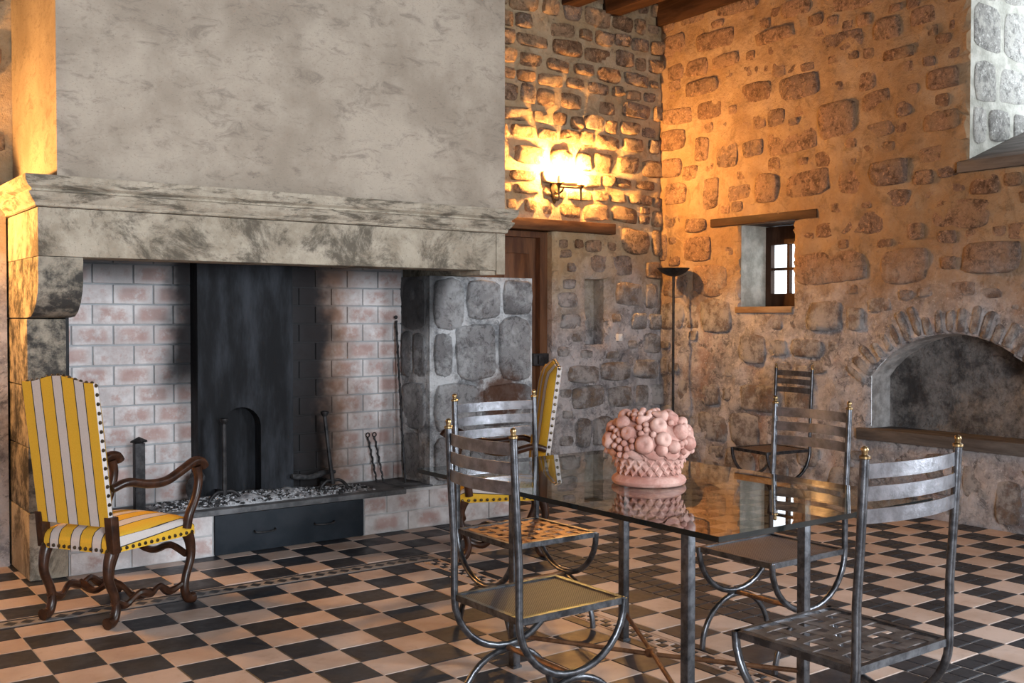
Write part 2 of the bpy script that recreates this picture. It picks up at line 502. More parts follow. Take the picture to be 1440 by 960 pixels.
def m_emit(name, col, s):
    t = NT(name)
    t.b.inputs['Emission Color'].default_value = (*col, 1)
    t.b.inputs['Emission Strength'].default_value = s
    return t.done((0.8, 0.7, 0.5), 0.4)
M['bulb'] = m_emit('lit candle bulb', (1.0, 0.48, 0.13), 4300)

def m_tile(name, a, b, vein, rough):
    t = NT(name)
    col = t.mix(t.ramp(t.noise(2.7, 3, 0.5), 0.35, 0.65), a, b)
    col = t.mix(t.math('MULTIPLY', t.ramp(t.noise(14, 6, 0.72, None, 0.6), 0.50, 0.72), 0.55), col, vein)
    rg = t.ramp(t.noise(9, 4, 0.6), 0.3, 0.7, rough - 0.08, rough + 0.12)
    t.bump(t.noise(30, 4, 0.6), 0.08, 0.004)
    return t.done(col, rg, 0, 0.28)
M['tile_dark'] = m_tile('slate black tile', (0.018, 0.020, 0.025), (0.034, 0.036, 0.042), (0.065, 0.068, 0.075), 0.42)
M['tile_light'] = m_tile('pinkish stone tile', (0.42, 0.315, 0.255), (0.54, 0.44, 0.385), (0.36, 0.25, 0.185), 0.45)
M['tile_mid'] = m_tile('grey border tile', (0.20, 0.185, 0.175), (0.30, 0.275, 0.255), (0.13, 0.12, 0.115), 0.5)
M['grout'] = simple('floor grout', (0.38, 0.345, 0.325), (0.50, 0.46, 0.43), 9, 0.9)

# ------------------------------------------------------------------ the room
XB, YA, ZC = 6.52, 6.69, 4.16          # right wall, back wall, ceiling boards
X0, Y0 = -2.2, -2.5                      # left wall, front wall (behind the camera)
HX0, HX1, HY = 1.26, 4.04, 5.60          # chimney hood
YF = 5.84                                # front of the hearth

def disp(u, v, s):
    """unevenness of a rubble wall face, metres towards the room (never negative)"""
    a = mnoise.noise(Vector((u * 2.1, v * 2.1, s))) * 0.018
    b = mnoise.noise(Vector((u * 6.5, v * 6.5, s + 7))) * 0.016
    c = mnoise.noise(Vector((u * 16, v * 16, s + 3))) * 0.008
    k = 1.0 + 0.7 * max(0.0, min(1.0, (1.5 - v) / .6))
    return max(0.0, 0.022 + a + (b + c * 1.5) * k)

def wall_face(u0, u1, v0, v1, holes, step, seed):
    """triangulated wall rectangle with holes; returns 2-D verts, faces, rim flags"""
    pts, edges = [], []
    loops = [[(u0, v0), (u1, v0), (u1, v1), (u0, v1)]] + holes
    for lp in loops:
        n0, ring = len(pts), []
        for i, a in enumerate(lp):
            b = lp[(i + 1) % len(lp)]
            k = max(1, int(math.hypot(b[0] - a[0], b[1] - a[1]) / step))
            ring += [(a[0] + (b[0] - a[0]) * j / k, a[1] + (b[1] - a[1]) * j / k) for j in range(k)]
        pts += ring
        edges += [(n0 + i, n0 + (i + 1) % len(ring)) for i in range(len(ring))]
    nrim = len(pts)
    def inside(p, lp):
        c = False
        for i in range(len(lp)):
            (xa, ya), (xb, yb) = lp[i], lp[i - 1]
            if (ya > p[1]) != (yb > p[1]) and p[0] < (xb - xa) * (p[1] - ya) / (yb - ya) + xa:
                c = not c
        return c
    rnd = random.Random(seed)
    nu, nv = int((u1 - u0) / step), int((v1 - v0) / step)
    for i in range(1, nu):
        for j in range(1, nv):
            p = (u0 + (u1 - u0) * (i + rnd.uniform(-.25, .25)) / nu, v0 + (v1 - v0) * (j + rnd.uniform(-.25, .25)) / nv)
            if not any(min(q[0] for q in h) - step * .4 < p[0] < max(q[0] for q in h) + step * .4 and min(q[1] for q in h) - step * .4 < p[1] < max(q[1] for q in h) + step * .4 and inside(p, h) for h in holes):
                pts.append(p)
    vs, _, fs, ov, _, _ = delaunay_2d_cdt([Vector(p) for p in pts], edges, [], 0, 1e-6)
    rim = [any(o < nrim for o in ids) for ids in ov]
    out = []
    for f in fs:
        cx, cy = sum(vs[i].x for i in f) / len(f), sum(vs[i].y for i in f) / len(f)
        if not any(inside((cx, cy), h) for h in holes):
            out.append(tuple(f))
    return [(p.x, p.y) for p in vs], out, rim

def stone_mesh(name, w, h, proud, rnd, mat, jit=0.10):
    """one irregular squared field stone, lying in the local x-z plane, bulging to -y"""
    mb = MB()
    J = lambda k: rnd.uniform(0, k)
    cor = [(-w / 2 + J(jit) * w, -h / 2 + J(jit) * h), (w / 2 - J(jit) * w, -h / 2 + J(jit) * h), (w / 2 - J(jit) * w, h / 2 - J(jit) * h), (-w / 2 + J(jit) * w, h / 2 - J(jit) * h)]
    ring = []
    for i in range(4):
        a, b = cor[i], cor[(i + 1) % 4]
        for t in (rnd.uniform(.05, .15), rnd.uniform(.38, .62), rnd.uniform(.85, .95)):
            k = .025 if .3 < t < .7 else 0
            ring.append((a[0] + (b[0] - a[0]) * t + rnd.uniform(-k, k) * w + (.03 * w * (1 if a[0] + b[0] > 0 else -1) if k and i % 2 else 0),
                         a[1] + (b[1] - a[1]) * t + rnd.uniform(-k, k) * h + (.04 * h * (1 if a[1] + b[1] > 0 else -1) if k and not i % 2 else 0)))
    n = len(ring)
    tx, tz = rnd.uniform(-.6, .6) * proud, rnd.uniform(-.6, .6) * proud
    for s, d in ((1.0, 0.045), (0.98, -0.30 * proud), (0.90, -0.85 * proud), (0.55, -1.0 * proud)):
        for (x, z) in ring:
            dd = d + (tx * x / w + tz * z / h if d < 0 else 0) + (rnd.uniform(-.18, .18) * proud if d < 0 else 0)
            mb.v.append((x * s, dd, z * s))
    mb.v.append((0, -1.0 * proud, 0))
    for i in range(3):
        mb.f += [(i * n + k, i * n + (k + 1) % n, (i + 1) * n + (k + 1) % n, (i + 1) * n + k) for k in range(n)]
    mb.f += [(3 * n + k, 3 * n + (k + 1) % n, 4 * n) for k in range(n)]
    mb.mi = [0] * len(mb.f)
    return mb.mesh(name, mat, smooth=True, angle=60)

def lay_stones(place, u0, u1, v0, v1, blocked, rows, proud, parent, mat, rnd, skip, wide=(0.13, 0.42), hand=()):
    """courses of rubble; place(u, v) gives the world matrix of a stone lying at (u, v)"""
    done = []
    def put(u, v, w, h, p):
        o = obj_of('stone', stone_mesh('stone', w, h, p, rnd, mat), parent)
        o.matrix_world = place(u, v) @ Matrix.Rotation(rnd.uniform(-.07, .07), 4, 'Y')
        done.append((u - w / 2, v - h / 2, u + w / 2, v + h / 2))
    def free(a, b, c, d, g=0.008):
        return not any(a < q[2] - g and c > q[0] + g and b < q[3] - g and d > q[1] + g for q in done) and not blocked(a, b, c, d)
    for (a, b, c, d) in hand:
        if not blocked(a, b, c, d):
            put((a + c) / 2, (b + d) / 2, c - a, d - b, rnd.uniform(*proud) * 1.15)
    v = v0
    while v < v1:
        h = rnd.uniform(*rows(v))
        u = u0 + rnd.uniform(-.2, 0)
        while u < u1:
            w = min(rnd.uniform(*wide), h * 2.6)
            hh = h * rnd.uniform(0.8, 1.04)
            vv = v + h / 2 + rnd.uniform(-.012, .012)
            a, c = max(u, u0), min(u + w, u1)
            if c - a > 0.07 and rnd.random() > skip(u, v):
                if free(a, vv - hh / 2, c, vv + hh / 2):
                    put((a + c) / 2, vv, (c - a) * 1.0, hh * 1.0, rnd.uniform(*proud))
                else:
                    w2 = min(c - a, 0.11)
                    h2 = min(hh, 0.085)
                    for q in range(3):
                        ua, va = rnd.uniform(a, max(a, c - w2)), rnd.uniform(v, max(v, v + h - h2))
                        if free(ua, va, ua + w2, va + h2):
                            put(ua + w2 / 2, va + h2 / 2, w2 * .9, h2 * .9, proud[0])
                            break
            u += w + rnd.uniform(0.012, 0.035)
        v += h + rnd.uniform(0.008, 0.028)
    for (w, h) in ((.36, .21), (.29, .17), (.22, .14), (.16, .11), (.12, .08)):      # smaller stones packed into what is left
        for _ in range(1600):
            ww, hh = w * rnd.uniform(.8, 1.25), h * rnd.uniform(.8, 1.2)
            a, b = rnd.uniform(u0, u1 - ww), rnd.uniform(v0, v1 - hh)
            if free(a, b, a + ww, b + hh, .002) and rnd.random() > skip(a, b):
                put(a + ww / 2, b + hh / 2, ww, hh, rnd.uniform(*proud) * .8)

# --- back wall (fireplace, door and wall light on it)
DX0, DX1, DZ = 4.42, 5.30, 2.08           # doorway
SX0, SX1, SZ0, SZ1 = 5.65, 5.86, 1.15, 1.70   # blind slot
h_back = [[(DX0, 0.001), (DX1, 0.001), (DX1, DZ), (DX0, DZ)], [(SX0, SZ0), (SX1, SZ0), (SX1, SZ1), (SX0, SZ1)]]
vs, fs, rim = wall_face(4.0, XB + 0.02, -0.01, ZC, h_back, 0.045, 3)
mb = MB()
mb.add([(u, YA - (0 if r else disp(u, v, 1.0)), v) for (u, v), r in zip(vs, rim)], fs)
mb.box(X0, 1.3, YA, YA + 0.3, -0.01, ZC)                       # the rest of the wall, behind and left of the chimney
mb.box(1.3, 4.0, YA, YA + 0.3, -0.01, ZC)
mb.box(X0, 1.148, 6.29, YA, -0.01, 2.0)                       # thicker foot of the wall beside the pilaster
mb.box(SX0 - .05, SX1 + .05, YA + .13, YA + .15, SZ0 - .05, SZ1 + .05)     # slot back
mb.box(SX0 - .05, SX0, YA, YA + .13, SZ0 - .05, SZ1 + .05)
mb.box(SX1, SX1 + .05, YA, YA + .13, SZ0 - .05, SZ1 + .05)
mb.box(SX0, SX1, YA, YA + .13, SZ1, SZ1 + .05)
mb.box(SX0, SX1, YA, YA + .13, SZ0 - .05, SZ0)
mb.box(DX1, DX1 + .06, YA + .001, YA + .3, 0, DZ + .1)                  # door reveals
mb.box(DX0 - .06, DX0, YA + .001, YA + .3, 0, DZ + .1)
mb.box(DX0, DX1, YA + .001, YA + .3, DZ, DZ + .1)
wall_back = tag(mb.build('wall_back', M['mortar_back'], smooth=True, angle=50), 'rubble stone wall with the door, lit by the wall light', kind='structure')
rs = random.Random(11)
def block_back(a, b, c, d):
    return (a < DX1 + .03 and c > DX0 - .03 and b < DZ + .11) or (a < SX1 + .03 and c > SX0 - .03 and b < SZ1 + .04 and d > SZ0 - .04) or (a < 5.94 and b < 2.17 and d > 2.06) or (a < 5.95 + 0.12 and c > 5.95 and b < 1.27 and d > 1.15)
lay_stones(lambda u, v: Matrix.Translation((u, YA - disp(u, v, 1.0) + .004, v)), 4.06, XB - .01, 0.03, ZC - .03, block_back,
           lambda v: (0.10, 0.18) if v > 2.1 else (0.16, 0.30), (0.020, 0.055), wall_back, M['stone_back'], rs,
           lambda u, v: 0.05 if v > 1.9 else 0.18, (0.12, 0.36))

# --- strip of back wall left of the chimney
lay_stones(lambda u, v: Matrix.Translation((u, YA, v)), 0.2, 1.24, 2.02, ZC - .03, lambda a, b, c, d: False,
           lambda v: (0.16, 0.28), (0.02, 0.045), wall_back, M['stone_back'], rs, lambda u, v: 0.12)

# --- right wall (little window, arched niche, deep window)
WY0, WY1, WZ0, WZ1 = 5.21, 5.75, 1.465, 2.125
EY0, EY1, EZ0, EZ1 = 2.45, 3.79, 2.40, 3.80
NY0, NY1, NZ0, NZS, NZT = 3.28, 4.52, 0.575, 0.96, 1.270
NR = (0.62 ** 2 + (NZT - NZS) ** 2) / (2 * (NZT - NZS))
NCY, NCZ = 3.90, NZT - NR
na = math.asin(0.62 / NR)
arch = [(NCY + NR * math.sin(na * (1 - 2 * i / 16)), NCZ + NR * math.cos(na * (1 - 2 * i / 16))) for i in range(17)]
niche_loop = [(NY0, NZ0), (NY1, NZ0)] + arch
h_right = [[(WY0, WZ0), (WY1, WZ0), (WY1, WZ1), (WY0, WZ1)], [(EY0, EZ0), (EY1, EZ0), (EY1, EZ1), (EY0, EZ1)], niche_loop]
RY0 = 1.2
vs, fs, rim = wall_face(RY0, YA + 0.02, -0.01, ZC, h_right, 0.05, 5)
mb = MB()
mb.add([(XB - (0 if r else disp(u, v, 9.0)), u, v) for (u, v), r in zip(vs, rim)], fs)
for (ya, yb, za, zb) in ((Y0, -1.75, -.01, ZC), (-.15, RY0, -.01, ZC), (-1.75, -.15, -.01, .8), (-1.75, -.15, 3.1, ZC)):      # round a tall window nearer the camera
    mb.box(XB, XB + .3, ya, yb, za, zb)
wall_right = tag(mb.build('wall_right', M['mortar_right'], smooth=True, angle=50), 'rubble stone wall with little window and arched niche', kind='structure')
def block_right(a, b, c, d):
    if a < 6.08 and c > 4.97 and b < 2.21 and d > 2.10: return True
    if a < WY1 + .03 and c > WY0 - .03 and b < WZ1 + .03 and d > WZ0 - .06: return True
    if a < EY1 + .02 and d > EZ0 - .08 and b < EZ1 + .02: return True
    if a < 4.66 and b < 0.62 and d > 0.46: return True
    if a < NY1 + .06 and c > NY0 and b < NZS and d > NZ0 - .05: return True
    for p in ((a, b), (c, b), (a, d), (c, d), ((a + c) / 2, (b + d) / 2), (a, (b + d) / 2), (c, (b + d) / 2)):
        if math.hypot(p[0] - NCY, p[1] - NCZ) < NR + 0.23 and p[1] > NZ0:
            return True
    return False
def on_right(x, y):
    """pixel of the photograph's wall, worked back to wall coordinates (measured stones)"""
    d = _cf * F_PX + _cr * (x - 720) - _cu * (y - 480)
    k = (XB - .02) / d.x
    return d.y * k, EYE + d.z * k
HAND = [(1093, 97, 1152, 147), (1148, 136, 1204, 200), (1075, 172, 1148, 222), (1100, 232, 1170, 282), (1062, 240, 1096, 290), (1178, 234, 1214, 276),
        (1222, 218, 1280, 266), (1152, 36, 1217, 80), (1226, 16, 1268, 62), (1206, 96, 1232, 130), (1174, 292, 1262, 332), (1308, 276, 1398, 324),
        (1120, 348, 1224, 402), (1236, 346, 1308, 402), (1348, 336, 1438, 388), (976, 190, 998, 230), (1005, 190, 1040, 240), (972, 248, 1012, 298),
        (1058, 30, 1122, 68), (1000, 70, 1042, 100), (962, 105, 1010, 140), (1040, 110, 1086, 150), (1304, 90, 1352, 130), (1296, 150, 1352, 190), (1290, 200, 1350, 232),
        (1136, 420, 1186, 468), (1190, 430, 1216, 466), (1414, 396, 1440, 452), (1372, 404, 1408, 420), (1320, 404, 1368, 422), (1350, 655, 1400, 700), (1300, 640, 1340, 672),
        (1148, 610, 1200, 660), (1150, 500, 1200, 560), (985, 420, 1030, 470), (960, 480, 1010, 530), (1040, 470, 1080, 510), (1410, 400, 1440, 450), (1238, 60, 1290, 90), (960, 330, 1000, 370)]
hand = []
for (a, b, c, d) in HAND:
    p, q = on_right(a, d), on_right(c, b)
    hand.append((min(p[0], q[0]), min(p[1], q[1]), max(p[0], q[0]), max(p[1], q[1])))
rs = random.Random(23)
RZ = Matrix.Rotation(-PI / 2, 4, 'Z')
lay_stones(lambda u, v: Matrix.Translation((XB - disp(u, v, 9.0) + .004, u, v)) @ RZ, 2.95, YA - .03, 0.03, ZC - .03, block_right,
           lambda v: (0.11, 0.22) if v > 2.5 else (0.16, 0.30), (0.006, 0.024), wall_right, M['stone_right'], rs,
           lambda u, v: 0.07 if v > 1.5 else 0.22, (0.15, 0.48), hand)
# arch stones set on edge round the niche
for i in range(21):
    an = na * 1.08 * (1 - 2 * i / 20)
    ln = rs.uniform(0.13, 0.24)
    me = stone_mesh('arch_stone', 0.072 * rs.uniform(.65, 1.1), ln, rs.uniform(.010, .022), rs, M['stone_right'])
    o = obj_of('arch_stone', me, wall_right)
    cy, cz = NCY + (NR + ln / 2 + .005) * math.sin(an), NCZ + (NR + ln / 2 + .005) * math.cos(an)
    o.matrix_world = Matrix.Translation((XB - .022, cy, cz)) @ Matrix.Rotation(-an, 4, 'X') @ RZ
# niche: back and reveal
mb = MB()
loop = niche_loop
DP = 0.21
lo = [(XB + .001, p[0], p[1]) for p in loop]
li = [(XB + DP, NCY + (p[0] - NCY) * .985, p[1] - (0.01 if p[1] > .7 else 0)) for p in loop]
n = len(loop)
mb.add(lo + li, [(i, (i + 1) % n, n + (i + 1) % n, n + i) for i in range(n)])
bk = MB()
vs, fs, rim = wall_face(NY0 - .02, NY1 + .02, NZ0 - .02, NZT + .02, [], 0.05, 8)
bk.add([(XB + DP - disp(u, v, 4.0) * .9 + .03, u, v) for (u, v) in vs], fs)
nic = mb.build('niche_reveal', M['lime_edge'], wall_right, smooth=True, angle=40)
bk.build('niche_back', M['niche'], wall_right, smooth=True, angle=40)
mb = MB()
mb.box(XB - .055, XB + DP + .02, 3.0, 4.61, 0.500, 0.582)
mb.build('niche_ledge', M['sill_wood'], wall_right, bevel=0.006)

# --- deep window opening high in the right wall
mb = MB()
DE = 0.75
mb.box(XB + .001, XB + DE, EY1, EY1 + .08, EZ0 - .08, EZ1 + .08)
mb.box(XB + .001, XB + DE, EY0 - .08, EY0, EZ0 - .08, EZ1 + .08)
mb.box(XB + .001, XB + DE, EY0, EY1, EZ1, EZ1 + .08)
mb.box(XB + .001, XB + DE, EY0, EY1, EZ0 - .08, EZ0 + .01)
rev = tag(mb.build('window_2', M['reveal'], None), 'deep whitewashed window opening high in the stone wall', kind='structure')
rs = random.Random(31)
lay_stones(lambda u, v: Matrix.Translation((u, EY1 - .001, v)), XB + .03, XB + DE - .02, EZ0 + .14, EZ1 - .02, lambda a, b, c, d: False,
           lambda v: (0.26, 0.42), (0.004, 0.014), rev, M['stone_pale'], rs, lambda u, v: 0.0 if v > EZ0 + .1 else 1.0, (0.26, 0.5))
mb = MB()
mb.prism([(XB - .06, EZ0 - .065), (XB + DE, EZ0 - .065), (XB + DE, EZ0 + .30), (XB - .06, EZ0 + .005)], EY0 - .1, EY1 + .055, 'y')
mb.build('window_sill', M['sill_wood'], rev, bevel=0.004)

# --- little window
win = tag(empty('window_1', (XB, (WY0 + WY1) / 2, WZ0)), 'little four pane window deep in the stone wall', kind='structure')
def wpart(mb, name, mat, **kw):
    o = mb.build(name, mat, win, **kw)
    o.location = -Vector(win.location)
    return o
WD = 0.30
mb = MB()
mb.box(XB + .001, XB + WD + .1, WY1, WY1 + .06, WZ0 - .04, WZ1 + .04)
mb.box(XB + .001, XB + WD + .1, WY0 - .06, WY0, WZ0 - .04, WZ1 + .04)
wpart(mb, 'reveal', M['reveal'])
mb = MB()
mb.box(XB - .035, XB + WD + .12, 4.985, 6.06, WZ1 + .005, WZ1 + .072)
wpart(mb, 'lintel', M['oak_y'], bevel=0.006)
mb = MB()
mb.box(XB - .04, XB + WD, WY0 + .0, WY1 + .03, WZ0 - .05, WZ0)
wpart(mb, 'window_sill', M['sill_orange'], bevel=0.005)
fx0, fx1 = XB + WD, XB + WD + .05
GY0, GY1, GZ0, GZ1 = WY0 + .02, WY1 - .055, WZ0 + .11, WZ1 - .15
mb = MB()
mb.box(fx0, fx1, WY0, WY1, WZ0, GZ0); mb.box(fx0, fx1, WY0, WY1, GZ1, WZ1)
mb.box(fx0, fx1, WY0, GY0, GZ0, GZ1); mb.box(fx0, fx1, GY1, WY1, GZ0, GZ1)
wpart(mb, 'window_frame', M['window_wood'])
gm = (GY0 + GY1) / 2 + 0.06
gz = (GZ0 + GZ1) / 2
mb = MB(); mb.box(fx0 + .005, fx1 - .005, gm - .012, gm + .012, GZ0, GZ1); wpart(mb, 'glazing_bar', M['window_wood'])
mb = MB(); mb.box(fx0 + .006, fx1 - .006, GY0, GY1, gz - .011, gz + .011); wpart(mb, 'glazing_bar', M['window_wood'])
for (ya, yb) in ((GY0, gm - .012), (gm + .012, GY1)):
    for (za, zb) in ((GZ0, gz - .011), (gz + .011, GZ1)):
        mb = MB(); mb.box(fx0 + .022, fx0 + .026, ya, yb, za, zb); wpart(mb, 'pane', M['pane'])

# --- other walls, ceiling
mb = MB(); mb.box(X0 - .3, X0, Y0, YA + .3, -0.01, ZC)
tag(mb.build('wall_left', M['mortar_right']), 'plain rubble wall out of view', kind='structure')
mb = MB()
for (xa, xb) in ((X0, -0.05), (1.45, XB + .3)):
    mb.box(xa, xb, Y0 - .3, Y0, -0.01, ZC)
for (xa, xb) in ((-0.05, 1.45),):
    mb.box(xa, xb, Y0 - .3, Y0, -0.01, 0.8)
    mb.box(xa, xb, Y0 - .3, Y0, 3.1, ZC)
tag(mb.build('wall_front', M['mortar_right']), 'rubble wall with a tall window opening', kind='structure')
mb = MB(); mb.box(X0, XB + .3, Y0, YA + .3, ZC, ZC + .06)
ceiling = tag(mb.build('ceiling', M['oak_y']), 'dark boarded ceiling', kind='structure')
beam = MB(); beam.box(-.08, .08, Y0, YA - .02, 3.925, ZC)
beam_me = beam.mesh('beam', M['oak_y'], bevel=0.008)
x = 6.34
obj_of('beam', beam_me, ceiling, (6.52, 0, 0.0))
for k in range(19):
    obj_of('beam', beam_me, ceiling, (5.90 - 0.44 * k, 0, 0))

# --- door
door = tag(empty('door_1', (DX1, YA, 0)), 'brown panelled wooden door beside the fireplace', kind='structure')
def dpart(mb, name, mat, **kw):
    o = mb.build(name, mat, door, **kw)
    o.location = -Vector(door.location)
    return o
mb = MB(); mb.box(4.30, 5.925, YA - .085, YA + .20, DZ, DZ + .088); dpart(mb, 'lintel', M['oak_x'], bevel=0.006)
mb = MB(); mb.box(DX0 + .06, DX1 - .075, YA + .12, YA + .16, 0.01, DZ - .05); leaf = dpart(mb, 'door_leaf', M['oak_z'])
def lpart(mb, name, mat, **kw):
    return mb.build(name, mat, leaf, **kw)
for (za, zb) in ((.2, .95), (1.08, 1.9)):
    for (xa, xb) in ((DX0 + .14, (DX0 + DX1) / 2 - .04), ((DX0 + DX1) / 2 + .03, DX1 - .15)):
        mb = MB(); mb.box(xa, xb, YA + .105, YA + .125, za, zb); lpart(mb, 'panel', M['oak_z'], bevel=0.012)
mb = MB()
mb.box(DX1 - .075, DX1, YA + .06, YA + .17, 0, DZ - .002); mb.box(DX0, DX0 + .06, YA + .06, YA + .17, 0, DZ - .002)
mb.box(DX0 + .06, DX1 - .075, YA + .06, YA + .17, DZ - .05, DZ - .002)
dpart(mb, 'door_frame', M['oak_z'])
mb = MB(); mb.box(DX1 - .16, DX1 - .002, YA + .035, YA + .075, 0.985, 1.085); mb.box(DX1 - .12, DX1 - .08, YA + .015, YA + .04, 1.0, 1.07)
dpart(mb, 'latch', M['iron_black'], bevel=0.004)

# ------------------------------------------------------------------ floor: chequered tiles
mb = MB(); mb.box(X0, XB + .3, Y0, YA + .3, -0.06, -0.004)
floor = tag(mb.build('floor', M['grout']), 'black and pink chequered tile floor', kind='structure')
TX, TY = 0.206, 0.1905
tiles = []                                # x0, x1, y0, y1, material key
def grid(xa, xb, ya, yb, ox, oy, par, split=False):
    i0, i1 = math.floor((xa - ox) / TX) - 1, math.ceil((xb - ox) / TX) + 1
    j0, j1 = math.floor((ya - oy) / TY) - 1, math.ceil((yb - oy) / TY) + 1
    for i in range(i0, i1):
        for j in range(j0, j1):
            a, b = max(xa, ox + i * TX), min(xb, ox + (i + 1) * TX)
            c, d = max(ya, oy + j * TY), min(yb, oy + (j + 1) * TY)
            if b - a < .03 or d - c < .03:
                continue
            dark = (i + j + par) % 2 == 1
            if dark and split and b - a > .15 and d - c > .15:
                mx, my = (a + b) / 2, (c + d) / 2
                for (p, q) in ((a, mx), (mx, b)):
                    for (r_, s_) in ((c, my), (my, d)):
                        tiles.append((p, q, r_, s_, 'tile_dark'))
            else:
                tiles.append((a, b, c, d, 'tile_dark' if dark else 'tile_light'))
SY0, SY1 = 5.02, 5.17                     # border strip along the fireplace
SXA, SXB = 3.05, 3.165                    # border strip running towards the windows
grid(X0, SXA, Y0, SY0, 2.167, 4.085, 0)
grid(X0, 3.625, SY1, YA, 2.167, SY1 + .012, 1)
grid(SXB, 3.625, Y0, SY1, 3.213, 3.69, 0)
y = Y0
while y < YA:                             # band of small dark tiles
    for xa in (3.63, 3.742):
        tiles.append((xa, xa + .11, y, min(y + .095, YA), 'tile_dark'))
    y += .095
grid(3.857, XB, Y0, YA, 3.857, 3.25, 1, True)
x = X0
while x < SXB:                            # mosaic strip, dark lozenges between two dark lines
    x += .0725
y = Y0
lines = [(X0, SXB, SY0 + .002, SY0 + .022, 'tile_dark'), (X0, SXB, SY1 - .024, SY1 - .004, 'tile_dark'), (X0, SXB - .0, SY0 + .024, SY1 - .026, 'tile_mid'),
         (SXA + .002, SXA + .018, Y0, SY0, 'tile_light'), (SXB - .018, SXB - .002, Y0, SY0, 'tile_light')]
while y < SY0 - .03:
    k = int(round((y - Y0) / .045))
    xm = (SXA + SXB) / 2
    tiles.append((SXA + .020, xm, y, y + .043, 'tile_dark' if k % 2 else 'tile_light'))
    tiles.append((xm, SXB - .020, y, y + .043, 'tile_light' if k % 2 else 'tile_dark'))
    y += .045
def px_area(tl):
    ps = [project((x, y, 0)) for x, y in ((tl[0], tl[2]), (tl[1], tl[2]), (tl[1], tl[3]), (tl[0], tl[3]))]
    if any(p is None for p in ps):
        return 0
    if not any(-30 < p[0] < 1470 and -30 < p[1] < 1000 for p in ps):
        return 0
    return abs(sum(ps[i][0] * ps[i - 1][1] - ps[i - 1][0] * ps[i][1] for i in range(4))) / 2
def tile_geo(mb, x0, x1, y0, y1, g=.0020, top=0.0, ch=.0025, mi=0):
    if .08 < x1 - x0 < .13 and y1 - y0 > .08:
        g = .0034
    x0, x1, y0, y1 = x0 + g, x1 - g, y0 + g, y1 - g
    vs = [(x0, y0, -.012), (x1, y0, -.012), (x1, y1, -.012), (x0, y1, -.012), (x0, y0, top - ch), (x1, y0, top - ch), (x1, y1, top - ch), (x0, y1, top - ch),
          (x0 + ch, y0 + ch, top), (x1 - ch, y0 + ch, top), (x1 - ch, y1 - ch, top), (x0 + ch, y1 - ch, top)]
    mb.add(vs, [(8, 9, 10, 11)] + [(a, (a + 1) % 4, 4 + (a + 1) % 4, 4 + a) for a in range(4)] + [(4 + a, 4 + (a + 1) % 4, 8 + (a + 1) % 4, 8 + a) for a in range(4)], mi)
tiles.sort(key=px_area, reverse=True)
cache = {}
KEYS = ['tile_dark', 'tile_light', 'tile_mid']
rs = random.Random(5)
for tl in tiles[:290]:
    w, h = tl[1] - tl[0], tl[3] - tl[2]
    key = (round(w, 3), round(h, 3), tl[4])
    if key not in cache:
        mb = MB(); tile_geo(mb, -w / 2, w / 2, -h / 2, h / 2)
        cache[key] = mb.mesh('tile', M[tl[4]])
    obj_of('tile', cache[key], floor, ((tl[0] + tl[1]) / 2, (tl[2] + tl[3]) / 2, rs.uniform(-.0008, 0)))
mb = MB()
for tl in tiles[290:]:
    tile_geo(mb, *tl[:4], mi=KEYS.index(tl[4]))
tag(mb.build('tile_field', [M[k] for k in KEYS], floor), kind='stuff')
for ln in lines:
    mb = MB(); tile_geo(mb, *ln[:4]); mb.build('border_strip', M[ln[4]], floor)
mb = MB()
mb.prism([(-.030, 0), (0, -.034), (.030, 0), (0, .034)], -.006, .0012, 'z')
loz = mb.mesh('mosaic_lozenge', M['tile_dark'])
x = 0.35
while x < SXB - .03:
    obj_of('mosaic_lozenge', loz, floor, (x, (SY0 + SY1) / 2, 0))
    x += .0725

# ------------------------------------------------------------------ fireplace
fire = tag(empty('fireplace', (2.6, YF, 0)), 'large stone fireplace with plaster chimney hood and brick hearth', 'fireplace')
off = -Vector(fire.location)
def fpart(mb, name, mat, parent=None, **kw):
    o = mb.build(name, mat, parent or fire, **kw)
    if parent is None:
        o.location = off
    return o
# plaster hood, hollow flue inside
mb = MB()
mb.prism([(HX0, HY), (HX1, HY), (HX1, YA - .005), (HX1 - .15, YA - .005), (HX1 - .15, HY + .15), (HX0 + .15, HY + .15), (HX0 + .15, YA - .005), (HX0, YA - .005)], 2.03, ZC - .005, 'z')
fpart(mb, 'hood', M['plaster'])
# cornice: moulded profile swept round three sides
prof = [(0.0, 1.930), (0.010, 1.935), (0.012, 1.950), (0.022, 1.962), (0.040, 1.985), (0.045, 2.000), (0.030, 2.006), (0.030, 2.016), (0.050, 2.030), (0.062, 2.055), (0.064, 2.082), (0.0, 2.086)]
FX0, FX1, FYM = 1.155, 4.017, 5.56
mb = MB()
ringn = len(prof)
for (sx, px, py) in ((-1, FX0, YA - .05), (-1, FX0, FYM), (1, FX1, FYM), (1, FX1, YA - .05)):
    front = py == FYM
    for (o_, z) in prof:
        mb.v.append((px + sx * o_, py - (o_ if front else 0), z))
for s in range(3):
    for i in range(ringn):
        j = (i + 1) % ringn
        mb.f.append((s * ringn + i, s * ringn + j, (s + 1) * ringn + j, (s + 1) * ringn + i))
mb.f += [tuple(range(ringn)), tuple(range(3 * ringn, 4 * ringn))]
mb.mi = [0] * len(mb.f)
fpart(mb, 'cornice', M['cornice'], smooth=True, angle=25)
